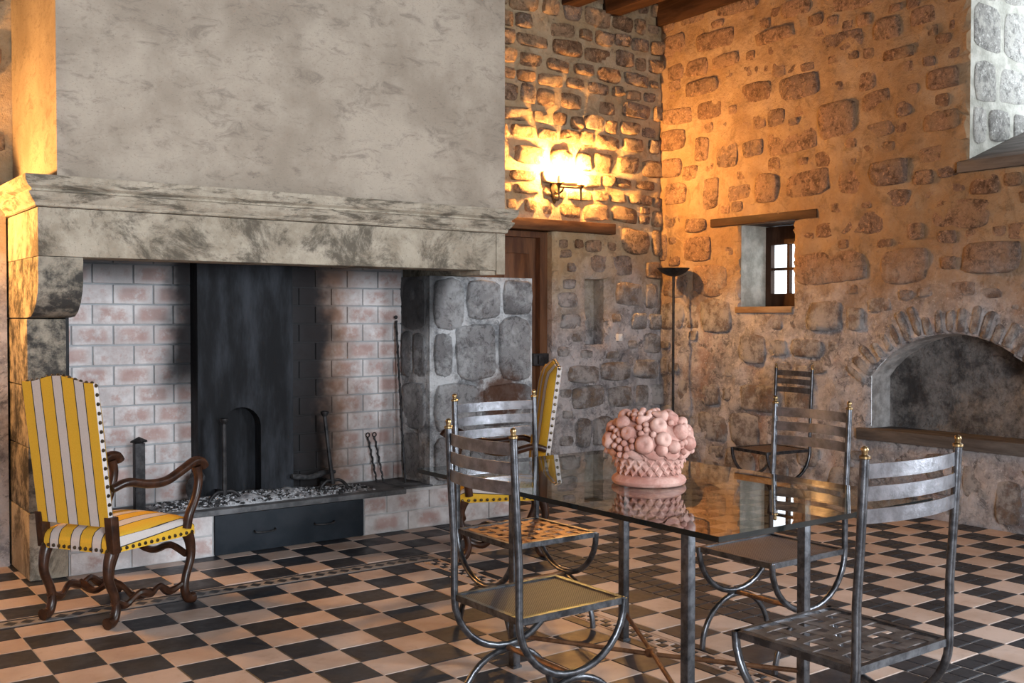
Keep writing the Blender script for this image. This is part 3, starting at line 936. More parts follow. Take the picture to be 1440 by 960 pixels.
# frieze: long lintel stone, corner stone, side return
mb = MB(); mb.box(FX0 + .003, 3.940, FYM, FYM + .24, 1.685, 1.928); fpart(mb, 'frieze_stone', M['frieze'], bevel=0.006)
mb = MB(); mb.box(3.944, FX1 - .003, FYM, FYM + .24, 1.660, 1.928); fpart(mb, 'frieze_stone', M['frieze'], bevel=0.006)
mb = MB(); mb.box(3.82, 3.940, FYM + .012, FYM + .30, 1.655, 1.684); fpart(mb, 'frieze_stone', M['frieze'], bevel=0.004)
mb = MB(); mb.box(FX0 + .003, FX0 + .2, FYM + .243, YA - .01, 1.685, 1.928); fpart(mb, 'frieze_stone', M['frieze'], bevel=0.006)
mb = MB(); mb.box(FX1 - .2, FX1 - .003, FYM + .243, YA - .01, 1.660, 1.928); fpart(mb, 'frieze_stone', M['frieze'], bevel=0.006)
# left pilaster and its scrolled corbel
cb = [(FYM + .002, 1.683), (FYM + .002, 1.655), (FYM + .010, 1.630), (FYM + .006, 1.60), (FYM + .004, 1.56), (FYM + .018, 1.51), (FYM + .055, 1.455), (FYM + .11, 1.41), (FYM + .175, 1.385), (YF + .0, 1.378), (YA - .01, 1.378), (YA - .01, 1.683)]
mb = MB(); mb.prism(cb, FX0 + .004, 1.372, 'x'); fpart(mb, 'corbel', M['frieze_dark'], smooth=True, angle=30)
zz = [0.0, 0.36, 0.70, 1.02, 1.374]
for i in range(4):
    mb = MB(); mb.box(1.160, 1.352, YF + .004 * (i % 2), YA - .01, zz[i] + .002, zz[i + 1] - .002)
    fpart(mb, 'pilaster_stone', M['frieze'] if i == 0 else M['frieze_dark'], bevel=0.007)
# right jamb: lime-coated pier with big grey stones showing
JX0, JX1, JY0, JZ = 3.645, 4.485, 5.90, 1.655
vs1, fs1, rim1 = wall_face(JX0, JX1, 0.20, JZ, [], 0.04, 13)
vs2, fs2, rim2 = wall_face(JY0, YA - .02, 0.20, JZ, [], 0.04, 14)
mb = MB()
mb.add([(u, JY0 - (0.012 if r else disp(u, v, 20.)), v) for (u, v), r in zip(vs1, rim1)], fs1)
mb.add([(JX0 - (0.012 if r else disp(u, v, 21.)), u, v) for (u, v), r in zip(vs2, rim2)], fs2)
mb.box(JX0 - .011, JX1, JY0 - .011, YA - .02, 0.20, JZ)
jamb = fpart(mb, 'jamb', M['lime_jamb'], smooth=True, angle=50)
rs = random.Random(41)
jw = Matrix.Translation(-Vector(fire.location))
def jstone(u, v, w, h, front, p):
    o = obj_of('stone', stone_mesh('stone', w, h, p, rs, M['jamb_block'], .06), jamb)
    m = Matrix.Translation((u, JY0 - .030, v)) if front else Matrix.Translation((JX0 - .026, u, v)) @ RZ
    o.matrix_parent_inverse = Matrix.Identity(4)
    o.matrix_basis = m
for (a, b, c, d) in ((3.66, 1.30, 3.90, 1.64), (3.92, 1.36, 4.20, 1.64), (4.22, 1.40, 4.47, 1.645), (3.66, .98, 3.80, 1.28), (3.82, .96, 4.17, 1.34), (4.19, .94, 4.47, 1.38),
                     (3.66, .60, 4.03, .94), (4.05, .62, 4.47, .92), (3.66, .28, 3.92, .58), (3.94, .28, 4.24, .60), (4.26, .28, 4.47, .60)):
    jstone((a + c) / 2, (b + d) / 2, c - a, d - b, True, rs.uniform(.010, .024))
for (a, b, c, d) in ((5.92, 1.30, 6.23, 1.64), (5.92, .98, 6.06, 1.28), (6.08, .98, 6.23, 1.28), (5.92, .62, 6.23, .95), (5.92, .29, 6.23, .60)):
    jstone((a + c) / 2, (b + d) / 2, c - a, d - b, False, rs.uniform(.006, .016))
# firebox
BY = 6.25
mb = MB()
mb.box(1.352, JX0, BY + .008, YA - .01, 0.1, 2.2)
back = fpart(mb, 'firebox_back', M['fire_mortar'])
bm_full = MB(); bm_full.box(-.1115, .1115, -.004, .03, -.0545, .0545)
bk_full = bm_full.mesh('brick', M['brick'], bevel=0.004)
def brick_row(x0, x1, z, y, me, mat, par, L=0.232, H=0.1185, shift=0.0, hz=.109):
    x = x0 - shift
    while x < x1 - .03:
        a, b = max(x, x0), min(x + L, x1)
        if b - a > .035:
            if b - a > L - .001:
                o = obj_of('brick', me, par)
            else:
                q = MB(); w = (b - a - .009) / 2; q.box(-w, w, -.004, .03, -hz / 2, hz / 2)
                o = obj_of('brick', q.mesh('brick', mat, bevel=0.004), par)
            o.location = ((a + b) / 2, y + rs.uniform(-.0015, .0015), z)
        x += L
for r_ in range(15):
    z = 0.27 + 0.1185 * (r_ + .5)
    if z < 2.0:
        brick_row(1.356, JX0 - .014, z, BY, bk_full, M['brick'], back, shift=0.0 if r_ % 2 else 0.116)
# sooty lining inside the left pilaster and under the hood
mb = MB(); mb.box(1.352, 1.37, YF + .02, BY, 0.27, 1.69); fpart(mb, 'firebox_side', M['soot'])
# fireback panel with its arched recess
ax0, ax1, az = 2.300, 2.550, 0.705
arc = [((ax0 + ax1) / 2 - math.cos(PI * i / 14) * (ax1 - ax0) / 2, az + math.sin(PI * i / 14) * (ax1 - ax0) / 2) for i in range(15)]
mb = MB()
mb.prism([(2.155, .27), (ax0, .27)] + arc + [(ax1, .27), (2.765, .27), (2.765, 1.95), (2.155, 1.95)], 6.12, BY - .006, 'y')
fb = fpart(mb, 'fireback', M['fireback'])
mb = MB(); mb.box(ax0 - .02, ax1 + .02, 6.215, 6.24, .27, .86); mb.build('recess_panel', M['fireback'], fb)
# hearth: brick plinth, slab, two-handled ash drawer
mb = MB(); mb.box(1.356, 2.146, YF + .012, BY + .02, 0, .236); mb.box(3.116, 4.30, YF + .012, JY0 + .05, 0, .262); mb.box(2.146, 3.116, YF + .02, BY, 0, .236)
mb.box(3.116, 3.70, JY0, BY + .02, 0, .262)
hearth = fpart(mb, 'hearth', M['base_mortar'])
hb = MB(); hb.box(-.155, .155, -.004, .02, -.0575, .0575); hb_me = hb.mesh('brick', M['brick_base'], bevel=0.004)
for k in range(2):
    z = .062 + .124 * k
    brick_row(1.36, 2.140, z, YF + .008, hb_me, M['brick_base'], hearth, L=.32, shift=.16 * k, hz=.115)
    brick_row(3.120, 4.29, z, YF + .008, hb_me, M['brick_base'], hearth, L=.32, shift=.16 * k, hz=.115)
mb = MB(); mb.box(1.40, 3.42, YF - .012, BY - .0, .237, .270); mb.build('hearth_slab', M['slab'], hearth, bevel=0.006)
mb = MB(); mb.box(3.42, 3.64, YF + .02, BY - .0, .262, .274); mb.build('hearth_slab', M['slab'], hearth, bevel=0.003)
mb = MB(); mb.box(2.150, 3.112, YF - .004, YF + .018, .004, .234); drw = fpart(mb, 'ash_drawer', M['drawer'], bevel=0.003)
for hx in (2.452, 2.838):
    mb = MB()
    mb.tube(smooth_path([(hx - .065, YF - .004, .122), (hx - .06, YF - .022, .116), (hx - .02, YF - .027, .112), (hx + .02, YF - .027, .112), (hx + .06, YF - .022, .116), (hx + .065, YF - .004, .122)]), .0055, 8)
    mb.build('handle', M['iron_black'], drw, smooth=True)

# --- ash and embers
rs = random.Random(8)
mb = MB()
nx, ny = 60, 18
for i in range(nx + 1):
    for j in range(ny + 1):
        x, y = 1.84 + 1.44 * i / nx, 5.90 + .33 * j / ny
        e = max(0, math.sin(PI * i / nx)) ** .5 * max(0, math.sin(PI * j / ny)) ** .4
        hgt = (.012 + .05 * max(0, 1 - abs(x - 2.45) / .75)) * e * (0.75 + .8 * mnoise.noise(Vector((x * 9, y * 9, 2)))) + .006 * e * mnoise.noise(Vector((x * 40, y * 40, 1)))
        mb.v.append((x, y, .268 + max(0, hgt)))
mb.f = [(i * (ny + 1) + j, (i + 1) * (ny + 1) + j, (i + 1) * (ny + 1) + j + 1, i * (ny + 1) + j + 1) for i in range(nx) for j in range(ny)]
mb.mi = [0] * len(mb.f)
def bits(n, lo, hi, mi, out, spread):
    for _ in range(n):
        x = rs.gauss(2.45, spread); y = rs.uniform(5.89, 6.17)
        if not 1.86 < x < 3.25: continue
        s = rs.uniform(lo, hi)
        z = .276 + .045 * max(0, 1 - abs(x - 2.45) / .75) * math.sin(PI * (y - 5.87) / .36)
        rot = Matrix.Translation((x, y, z)) @ Matrix.Rotation(rs.uniform(0, 3), 4, 'Z') @ Matrix.Rotation(rs.uniform(-.7, .7), 4, 'X')
        out.box(-s, s, -s * .6, s * .6, -s * .4, s * .4, mi, rot)
bits(420, .004, .013, 1, mb, .42)
bits(900, .002, .008, 2, mb, .40)
o = mb.build('ash_bed', [M['ash'], M['charcoal'], M['ash_flake']])
tag(o, 'grey ash and charcoal bits spread over the hearth slab', 'ash', kind='stuff')

def charred_log(p, q, r, lab):
    p, q = Vector(p), Vector(q)
    mb = MB()
    pts, rad = [], []
    for i in range(9):
        k = i / 8
        pts.append(p.lerp(q, k) + Vector((0, 0, .01 * math.sin(k * 7 + r * 90))))
        rad.append(r * (0.8 + .3 * math.sin(k * 11 + p.x * 5) * .5 + (.0 if 0 < i < 8 else -.25)))
    mb.tube(pts, rad, 9)
    o = mb.build('charred_log', M['charcoal'], smooth=True, angle=50)
    tag(o, lab, 'log', 'burnt logs on the hearth')
charred_log((2.05, 5.94, .345), (2.13, 6.05, .465), .05, 'stubby black charred log propped up beside the andiron by the armchair')
charred_log((2.74, 6.09, .372), (3.06, 6.13, .372), .022, 'thin charred log with ashy end lying behind the andiron near the skewers')

# --- andirons
def andiron(name, x, y, top, lab, lean=0.0):
    r_ = tag(empty(name, (x, y, .27)), lab, 'andiron', 'pair of andirons')
    h = top - .27
    mb = MB()
    mb.tube([(0, 0, .055), (lean * .5, 0, h * .5), (lean, 0, h - .03)], [.016, .013, .012], 8)
    mb.build('shaft', M['iron_black'], r_, smooth=True)
    mb = MB(); mb.lathe([(.014, h - .035), (.020, h - .025), (.026, h - .015), (.026, h - .004), (.018, h)], 10, (lean, 0, 0)); mb.build('head', M['iron_black'], r_, smooth=True)
    for s in (-1, 1):
        mb = MB(); mb.tube(smooth_path([(0, 0, .075), (s * .045, -.004, .075), (s * .085, -.01, .045), (s * .10, -.014, .006)]), [.010] * 16, 8)
        mb.build('foot', M['iron_black'], r_, smooth=True)
    mb = MB(); mb.box(-.010, .010, 0, .17, .055, .075); mb.box(-.010, .010, .155, .17, .0, .06); mb.build('log_bar', M['iron_black'], r_)
    return r_
andiron('andiron', 2.262, 5.98, .783, 'black iron andiron standing before the arched fireback recess')
andiron('andiron', 2.975, 5.99, .79, 'black iron andiron leaning beside the thin charred log and skewers', -.055)

# --- fire tools
mb = MB()
pk = empty('fire_poker', (3.52, 6.02, .274))
tag(pk, 'long twisted iron poker leaning against the brick firebox corner', 'poker')
mb = MB()
a, b = Vector((0, 0, 0)), Vector((.045, .20, 1.165))
mb.tube([a, a.lerp(b, .93)], .0075, 7); mb.build('rod', M['iron_black'], pk, smooth=True)
mb = MB()
hl = []
for i in range(90):
    k = i / 89
    c_ = a.lerp(b, .05 + .88 * k)
    hl.append(c_ + Vector((math.cos(k * 75), math.sin(k * 75), 0)) * .0075)
mb.tube(hl, .0035, 5); mb.build('twist', M['iron_black'], pk, smooth=True)
mb = MB(); mb.ball(a.lerp(b, .95), .013); mb.build('knob', M['iron_black'], pk, smooth=True)
for (sx, tx, lab) in ((3.385, -.035, 'short twisted iron skewer with ring end, the one next to the andiron'), (3.435, -.035, 'short twisted iron skewer with ring end, the one next to the long poker')):
    sk = tag(empty('skewer', (sx, 6.16, .274)), lab, 'skewer', 'skewers leaning on the bricks')
    a, b = Vector((0, 0, 0)), Vector((tx, .06, .30))
    mb = MB(); mb.tube([a.lerp(b, i / 24) + Vector((math.cos(i * 1.5), 0, 0)) * .004 for i in range(25)], [.0085 if i % 2 else .006 for i in range(25)], 6)
    mb.build('rod', M['iron_black'], sk, smooth=True)
    mb = MB(); mb.tube([b + Vector((math.cos(q * PI / 6) * .014, 0, .014 + math.sin(q * PI / 6) * .014)) for q in range(13)], .004, 6)
    mb.build('ring', M['iron_black'], sk, smooth=True)
st = tag(empty('fire_tool_stand', (1.78, 6.03, .27)), 'black iron post with flat cap standing on the hearth behind the armchair', 'fire tool')
mb = MB(); mb.box(-.028, .028, -.028, .028, .0, .395); mb.build('post', M['iron_black'], st, bevel=.004)
mb = MB(); mb.lathe([(.03, .395), (.05, .400), (.046, .408), (.012, .425), (.002, .43)], 4); mb.build('cap', M['iron_black'], st)

# ------------------------------------------------------------------ striped armchairs (local +x is the way the chair faces)
def make_armchair():
    r_ = empty('armchair')
    D, WR, WF, ZB, ZT = .50, .205, .25, .335, .425
    # seat cushion: grid with stripe distance across
    mb, at = MB(), []
    xs = [0, .006, .02, .05, .12, .2, .28, .36, .43, .47, .488, .497, .5]
    ss = [-1.0, -.985, -.95, -.85, -.68, -.5, -.3, -.1, .1, .3, .5, .68, .85, .95, .985, 1.0]
    for x in xs:
        w = WR + (WF - WR) * x / D
        ex = min(1, min(x, D - x) / .05)
        ex = math.sqrt(max(0, 1 - (1 - ex) ** 2))
        cols = [(-w - .0, ZB, -w - .09)]
        for s in ss:
            e = math.sqrt(max(0, 1 - abs(s) ** 7))
            z = ZT - .022 + (.022 * ex + .030 * (math.sin(PI * (x / D)) ** .6 if 0 < x < D else 0) * (1 - s * s)) * e - .028 * (1 - ex)
            cols.append((w * s, z, w * s - (.02 if s == -1 else 0) + (.02 if s == 1 else 0)))
        cols.append((w, ZB, w + .09))
        for (y, z, a) in cols:
            mb.v.append((x, y, z)); at.append(a)
    m = len(ss) + 2
    mb.f = [(i * m + k, i * m + k + 1, (i + 1) * m + k + 1, (i + 1) * m + k) for i in range(len(xs) - 1) for k in range(m - 1)]
    for i, flip in ((0, False), (len(xs) - 1, True)):          # stripes run down the front and rear faces
        n0 = len(mb.v)
        for k in range(m):
            p = mb.v[i * m + k]
            yy = p[1]
            mb.v.append((p[0], yy, p[2])); at.append(yy)
            mb.v.append((p[0], yy, ZB)); at.append(yy)
        for k in range(m - 1):
            q = (n0 + 2 * k, n0 + 2 * k + 1, n0 + 2 * k + 3, n0 + 2 * k + 2)
            mb.f.append(q[::-1] if flip else q)
    n0 = len(mb.v)
    mb.v += [(0, -WR, ZB), (0, WR, ZB), (D, WF, ZB), (D, -WF, ZB)]; at += [0] * 4
    mb.f.append((n0, n0 + 1, n0 + 2, n0 + 3))
    mb.mi = [0] * len(mb.f)
    mb.build('seat', M['stripe'], r_, smooth=True, angle=50, attrs={'stripe': at})
    # back: flat outside, padded inside, shaped top
    W, T, Z0 = .208, .050, .455
    def ztop(y):
        k = abs(y) / W
        return 1.095 + .030 * (math.cos(min(1, k * 1.15) * PI) * .5 + .5)
    lean = lambda z: -(z - .40) * .135
    mb, at = MB(), []
    ys = [-W + 2 * W * i / 16 for i in range(17)]
    zs = [i / 14 for i in range(15)]
    def sheet(xf, front):
        n0 = len(mb.v)
        for y in ys:
            for q in zs:
                z = Z0 + (ztop(y) - Z0) * q
                mb.v.append((lean(z) + xf(y, q), y, z)); at.append(y)
        nq = len(zs)
        for i in range(16):
            for j in range(14):
                f = (n0 + i * nq + j, n0 + i * nq + j + 1, n0 + (i + 1) * nq + j + 1, n0 + (i + 1) * nq + j)
                mb.f.append(f if not front else f[::-1])
        return n0
    pad = lambda y, q: T - .022 + .046 * (1 - (abs(y) / W) ** 4) ** .5 * (1 - abs(2 * q - 1) ** 6) ** .5
    b0 = sheet(lambda y, q: 0.0, False)
    f0 = sheet(pad, True)
    nq = len(zs)
    rimb = [(i, 14) for i in range(17)]
    def strip(ids, dirn):
        n0 = len(mb.v)
        for (i, j) in ids:
            for base, extra in ((b0, 0), (f0, .05)):
                mb.v.append(mb.v[base + i * nq + j])
                at.append((W + .022 + extra * .95) if dirn else mb.v[base + i * nq + j][1])
        for k in range(len(ids) - 1):
            mb.f.append((n0 + 2 * k, n0 + 2 * k + 1, n0 + 2 * k + 3, n0 + 2 * k + 2))
    strip([(16, j) for j in range(15)], 1)
    strip([(0, j) for j in range(15)][::-1], 1)
    strip([(i, 14) for i in range(17)][::-1], 0)
    strip([(i, 0) for i in range(17)], 0)
    mb.mi = [0] * len(mb.f)
    mb.build('backrest', M['stripe'], r_, smooth=True, angle=40, attrs={'stripe': at})
    # brass nails
    mb = MB()
    def nail(p, r=.0092):
        mb.ball(p, r, 6, 4)
    for s in (-1, 1):
        for k in range(14):
            q = (k + .5) / 14
            nail((D * q, s * (WR + (WF - WR) * q + .001), ZB + .014))
        for k in range(16):
            z = Z0 + .02 + (ztop(W) - Z0 - .03) * k / 15
            nail((lean(z) + .013, s * (W + .001), z))
    for k in range(13):
        y = -WR + 2 * WR * (k + .5) / 13
        nail((-.001, y, ZB + .014))
        nail((D + .001, y * 1.2, ZB + .014))
        nail((lean(ztop(y)) + .012, y, ztop(y)))
    tag(mb.build('nailheads', M['nail'], r_, smooth=True), kind='stuff')
    # rear uprights between seat and back
    for s in (-1, 1):
        mb = MB()
        mb.prism([(.0, .335), (.045, .335), (.045 + lean(.50), .50), (lean(.50) - .003, .50)], s * .205 - .019, s * .205 + .021, 'y')
        mb.build('upright', M['walnut'], r_, bevel=.004)
    # sheep-bone legs and wavy stretchers
    def leg(px, py, sgn):
        mb = MB()
        path = smooth_path([(px, py, .345), (px + sgn * .020, py, .29), (px + sgn * .022, py, .22), (px - sgn * .012, py, .14), (px - sgn * .022, py, .08), (px - sgn * .002, py, .032), (px + sgn * .034, py, .026)], 5)
        n = len(path)
        mb.tube(path, [.029 - .009 * math.sin(PI * i / n) for i in range(n)], 10)
        return mb.build('leg', M['walnut'], r_, smooth=True)
    for s in (-1, 1):
        leg(.025, s * (WR - .015), -1)
        leg(D - .03, s * (WF - .018), 1)
        ys_ = s * ((WR + WF) / 2 - .016)
        mb = MB()
        path = smooth_path([(.03, s * (WR - .015), .115), (.10, s * (WR - .012), .085), (.17, ys_, .125), (.24, ys_, .105), (.30, ys_, .125), (.37, ys_, .085), (D - .04, s * (WF - .018), .115)], 5)
        mb.tube(path, [.017 + .004 * math.sin(i * .6) for i in range(len(path))], 8)
        mb.build('stretcher', M['walnut'], r_, smooth=True)
    mb = MB()
    path = smooth_path([(.24, -.215, .115), (.235, -.12, .085), (.24, -.04, .125), (.24, .04, .125), (.235, .12, .085), (.24, .215, .115)], 5)
    mb.tube(path, [.017 + .004 * math.sin(i * .6) for i in range(len(path))], 8); mb.build('stretcher', M['walnut'], r_, smooth=True)
    mb = MB()
    path = smooth_path([(D - .025, -.22, .24), (D - .02, -.12, .275), (D - .02, -.03, .245), (D - .02, .03, .245), (D - .02, .12, .275), (D - .025, .22, .24)], 5)
    mb.tube(path, .017, 8); mb.build('stretcher', M['walnut'], r_, smooth=True)
    # arms
    for s in (-1, 1):
        mb = MB()
        path = smooth_path([(lean(.63) + .035, s * .215, .625), (.08, s * .232, .645), (.19, s * .245, .622), (.30, s * .252, .620), (.40, s * .258, .655), (.48, s * .262, .686), (.535, s * .264, .680), (.555, s * .264, .655)], 5)
        n = len(path)
        mb.tube(path, [.019 + .007 * (i / n) for i in range(n)], 10)
        mb.build('armrest', M['walnut'], r_, smooth=True)
        mb = MB()
        path = smooth_path([(.445, s * .248, .375), (.455, s * .258, .44), (.495, s * .264, .52), (.515, s * .264, .60), (.50, s * .264, .665)], 5)
        n = len(path)
        mb.tube(path, [.024 - .003 * math.sin(PI * i / n) for i in range(n)], 10)
        mb.build('arm_post', M['walnut'], r_, smooth=True)
    return r_
ac1 = make_armchair()
ac1.location = (1.164, 4.906, 0); ac1.rotation_euler.z = R(31)
tag(ac1, 'yellow and off-white striped armchair standing beside the left fireplace pilaster', 'armchair', 'striped armchairs by the fireplace')
ac1['label'] = 'yellow striped armchair with carved wooden legs, its back turned beside the stone pilaster'
ac2 = copy_tree(ac1)
ac2.location = (3.766, 4.865, 0); ac2.rotation_euler.z = R(151.6)
ac2['label'] = 'yellow striped armchair half hidden behind the glass table, in front of the wooden door'

# ------------------------------------------------------------------ glass table
TCX, TCY, TZ = 2.725, 2.835, 0.762
table = tag(empty('glass_table', (TCX, TCY, 0)), 'rectangular glass dining table on slim iron legs with crossed stretchers', 'table')
mb = MB()
hx, hy = .530, .822
mb.box(-hx, hx, -hy, hy, TZ - .017, TZ)
mb.mi = [0, 0, 1, 1, 1, 1]
mb.build('glass_top', [M['glass'], M['glass_edge']], table)
LX, LY = .29, .47
for sx in (-1, 1):
    for sy in (-1, 1):
        cx, cy = -.015 + sx * LX, -.015 + sy * LY
        mb = MB(); mb.box(cx - .0165, cx + .0165, cy - .0165, cy + .0165, .0, TZ - .0175); lg = mb.build('leg', M['iron_frame'], table, bevel=.002)
        mb = MB(); mb.box(cx - .021, cx + .021, cy - .021, cy + .021, 0, .010); mb.build('foot_plate', M['iron_frame'], lg)
for s in (-1, 1):
    mb = MB(); mb.tube([(-.015 - LX, -.015 - s * LY, .125), (-.015, -.015, .125 + .006 * s), (-.015 + LX, -.015 + s * LY, .125)], .009, 8)
    mb.build('stretcher', M['iron_rust'], table, smooth=True)
mb = MB(); mb.lathe([(.02, .112), (.024, .118), (.024, .134), (.012, .142)], 12, (-.015, -.015, 0)); mb.build('boss', M['iron_rust'], table, smooth=True)

# ------------------------------------------------------------------ wrought iron chairs (local +x is the front)
def make_iron_chair(woven, strap_mat):
    r_ = empty('iron_chair')
    hd, hw, zs = .215, .20, .435
    PR = .0125
    for s in (-1, 1):
        mb = MB()
        path = [(-hd - .022, s * hw, 1.005), (-hd - .012, s * hw, .80), (-hd, s * hw, .60), (-hd, s * hw, .46)]
        path += [(-hd * math.cos(PI * i / 16), s * hw, .425 - .205 * math.sin(PI * i / 16)) for i in range(17)]
        path += [(hd, s * hw, .432)]
        mb.tube(path, PR, 10); mb.build('side_frame', M['iron_frame'], r_, smooth=True)
        mb = MB()
        mb.tube([(-.195 * math.cos(PI * i / 16), s * hw, .004 + .200 * math.sin(PI * i / 16)) for i in range(17)], PR * .95, 10)
        ft = mb.build('foot_arch', M['iron_frame'], r_, smooth=True)
        mb = MB(); mb.lathe([(.010, 1.000), (.015, 1.004), (.015, 1.010), (.008, 1.014), (.008, 1.018), (.009, 1.022), (.0105, 1.028), (.008, 1.034), (.003, 1.037)], 12, (-hd - .022, s * hw, 0))
        mb.build('finial', M['brass'], r_, smooth=True)
    mb = MB(); mb.tube([(0, -hw, .212), (0, hw, .212)], .010, 8); mb.build('stretcher', M['iron_rust'], r_, smooth=True)
    for zc in (.968, .907, .846):
        mb = MB()
        n = 12
        top = []
        for side in (0, .005):
            for zz_ in (-.020, .020):
                for i in range(n + 1):
                    y = -hw + 2 * hw * i / n
                    bow = -.035 * (1 - (y / hw) ** 2)
                    top.append((-hd - .018 + bow + side, y, zc + zz_))
        m = n + 1
        fs = []
        for i in range(n):
            fs += [(i, i + 1, m + i + 1, m + i), (2 * m + i, 3 * m + i, 3 * m + i + 1, 2 * m + i + 1), (m + i, m + i + 1, 3 * m + i + 1, 3 * m + i), (i, 2 * m + i, 2 * m + i + 1, i + 1)]
        fs += [(0, m, 3 * m, 2 * m), (n, 2 * m + n, 3 * m + n, m + n)]
        mb.add(top, fs)
        mb.build('slat', M['iron_slat'], r_, smooth=True, angle=40)
    mb = MB()
    t_ = .014
    mb.box(-hd, hd, -hw - .004, -hw + t_, zs - .022, zs); mb.box(-hd, hd, hw - t_, hw + .004, zs - .022, zs)
    mb.box(-hd - .002, -hd + t_, -hw + t_, hw - t_, zs - .022, zs); mb.box(hd - t_, hd + .004, -hw - .004, hw + .004, zs - .022, zs)
    mb.build('seat_frame', M['iron_frame'], r_)
    if woven:
        nx_, ny_ = 6, 6
        px = [(-hd + .012) + (2 * hd - .024) * (i + .5) / nx_ for i in range(nx_)]
        py = [(-hw + .012) + (2 * hw - .024) * (i + .5) / ny_ for i in range(ny_)]
        def strap(line, par, along):
            mb = MB()
            ends = (-hd + .008, hd - .008) if along == 'x' else (-hw + .008, hw - .008)
            stops = [ends[0]] + (px if along == 'x' else py) + [ends[1]]
            w, th = .0155, .0014
            vs = []
            for k, s_ in enumerate(stops):
                dz = 0 if k in (0, len(stops) - 1) else (.0016 if (k + par) % 2 else -.0016)
                for (o_, z_) in ((-w, -th), (w, -th), (w, th), (-w, th)):
                    vs.append((s_, line + o_, zs - .006 + dz + z_) if along == 'x' else (line + o_, s_, zs - .006 + dz + z_))
            m = len(stops)
            fs = [(i * 4 + a, i * 4 + (a + 1) % 4, i * 4 + 4 + (a + 1) % 4, i * 4 + 4 + a) for i in range(m - 1) for a in range(4)] + [(0, 1, 2, 3), (4 * m - 4, 4 * m - 3, 4 * m - 2, 4 * m - 1)]
            mb.add(vs, fs)
            mb.build('strap', strap_mat, r_)
        for i, y in enumerate(py): strap(y, i, 'x')
        for i, x in enumerate(px): strap(x, i + 1, 'y')
    else:
        mb = MB(); mb.box(-hd + t_, hd - t_, -hw + t_, hw - t_, zs - .012, zs - .006); mb.build('seat_panel', M['perf'], r_)
    return r_
GC = 'wrought iron chairs'
def setc(o, loc, rz, sd, sw, lab):
    o.location = (loc[0], loc[1], 0); o.rotation_euler.z = R(rz); o.scale = (sd, sw, 1)
    tag(o, lab, 'chair', GC)
c_mesh = make_iron_chair(False, None)
setc(c_mesh, (2.155, 2.79), 0, 1.03, .93, 'wrought iron chair with perforated seat, the one facing the wall with the arched niche')
c2 = copy_tree(c_mesh)
setc(c2, (3.38, 2.81), 180, 1.05, .95, 'wrought iron chair with perforated seat across the table, its back towards the arched niche')
c3 = copy_tree(c_mesh)
setc(c3, (5.96, 4.97), 172, .93, .93, 'lone wrought iron chair against the stone wall below the little window')
c4 = make_iron_chair(True, M['iron_rust'])
setc(c4, (2.775, 3.685), -90, 1.0, 1.12, 'wrought iron chair with rusty brown woven strap seat at the table end towards the fireplace')
c5 = make_iron_chair(True, M['iron_seat'])
setc(c5, (2.62, 1.915), 90, .99, 1.12, 'wrought iron chair with grey woven strap seat at the table end away from the fireplace')

# ------------------------------------------------------------------ terracotta fruit basket
bsk = tag(empty('fruit_basket', (2.70, 2.825, TZ + .001)), 'pink terracotta basket piled with sculpted fruit on the glass table', 'sculpture')
mb = MB()
mb.lathe([(.0, 0), (.128, 0), (.136, .006), (.139, .016), (.134, .026), (.122, .034), (.112, .040), (.0, .041)], 40)
mb.build('foot_ring', M['terracotta'], bsk, smooth=True)
mb = MB()
mb.lathe([(.0, .036), (.100, .036), (.112, .06), (.128, .09), (.140, .118), (.145, .135), (.12, .15), (.0, .155)], 40)
body = mb.build('basket_body', M['terracotta'], bsk, smooth=True)
wv = MB()
wv.add([(-.017, 0, 0), (0, 0, -.021), (.017, 0, 0), (0, 0, .021), (-.010, -.0065, 0), (0, -.0065, -.013), (.010, -.0065, 0), (0, -.0065, .013)],
       [(0, 1, 5, 4), (1, 2, 6, 5), (2, 3, 7, 6), (3, 0, 4, 7), (4, 5, 6, 7)])
wv_me = wv.mesh('weave_diamond', M['terracotta'], smooth=True, angle=20)
for row in range(4):
    z = .055 + .021 * row
    rr = .104 + (z - .04) * .40
    for k in range(22):
        an = 2 * PI * (k + .5 * (row % 2)) / 22
        o = obj_of('weave_diamond', wv_me, body, (rr * math.cos(an), rr * math.sin(an), z))
        o.rotation_euler = (-.38, 0, an + PI / 2)
        o.scale = (rr / .118, 1, 1)
def dome(az, el, extra=0.0):
    """point on the heap of fruit, with outward direction"""
    d = Vector((math.cos(az) * math.cos(el), math.sin(az) * math.cos(el), math.sin(el)))
    return Vector((d.x * (.158 + extra), d.y * (.158 + extra), .148 + d.z * (.124 + extra))), d
mb = MB(); mb.ball((0, 0, .15), 1, 24, 14, 0, (.148, .148, .112)); mb.build('fruit_heap', M['terracotta'], bsk, smooth=True)
f_me = {}
def lib(name, make):
    mb = MB(); make(mb); f_me[name] = mb.mesh(name, M['terracotta'], smooth=True, angle=60)
lib('grape', lambda m: m.ball((0, 0, 0), 1, 10, 7))
lib('apple', lambda m: m.lathe([(.02, .62), (.16, .70), (.42, .84), (.72, .78), (.95, .42), (1.0, .05), (.92, -.4), (.7, -.75), (.3, -.9), (.02, -.9)], 18))
lib('peach', lambda m: (m.ball((0, 0, 0), 1, 16, 10)))
lib('pear', lambda m: m.lathe([(.02, 1.55), (.16, 1.52), (.36, 1.25), (.46, .9), (.62, .5), (.92, .1), (1.0, -.25), (.85, -.7), (.5, -.95), (.02, -1.0)], 16))
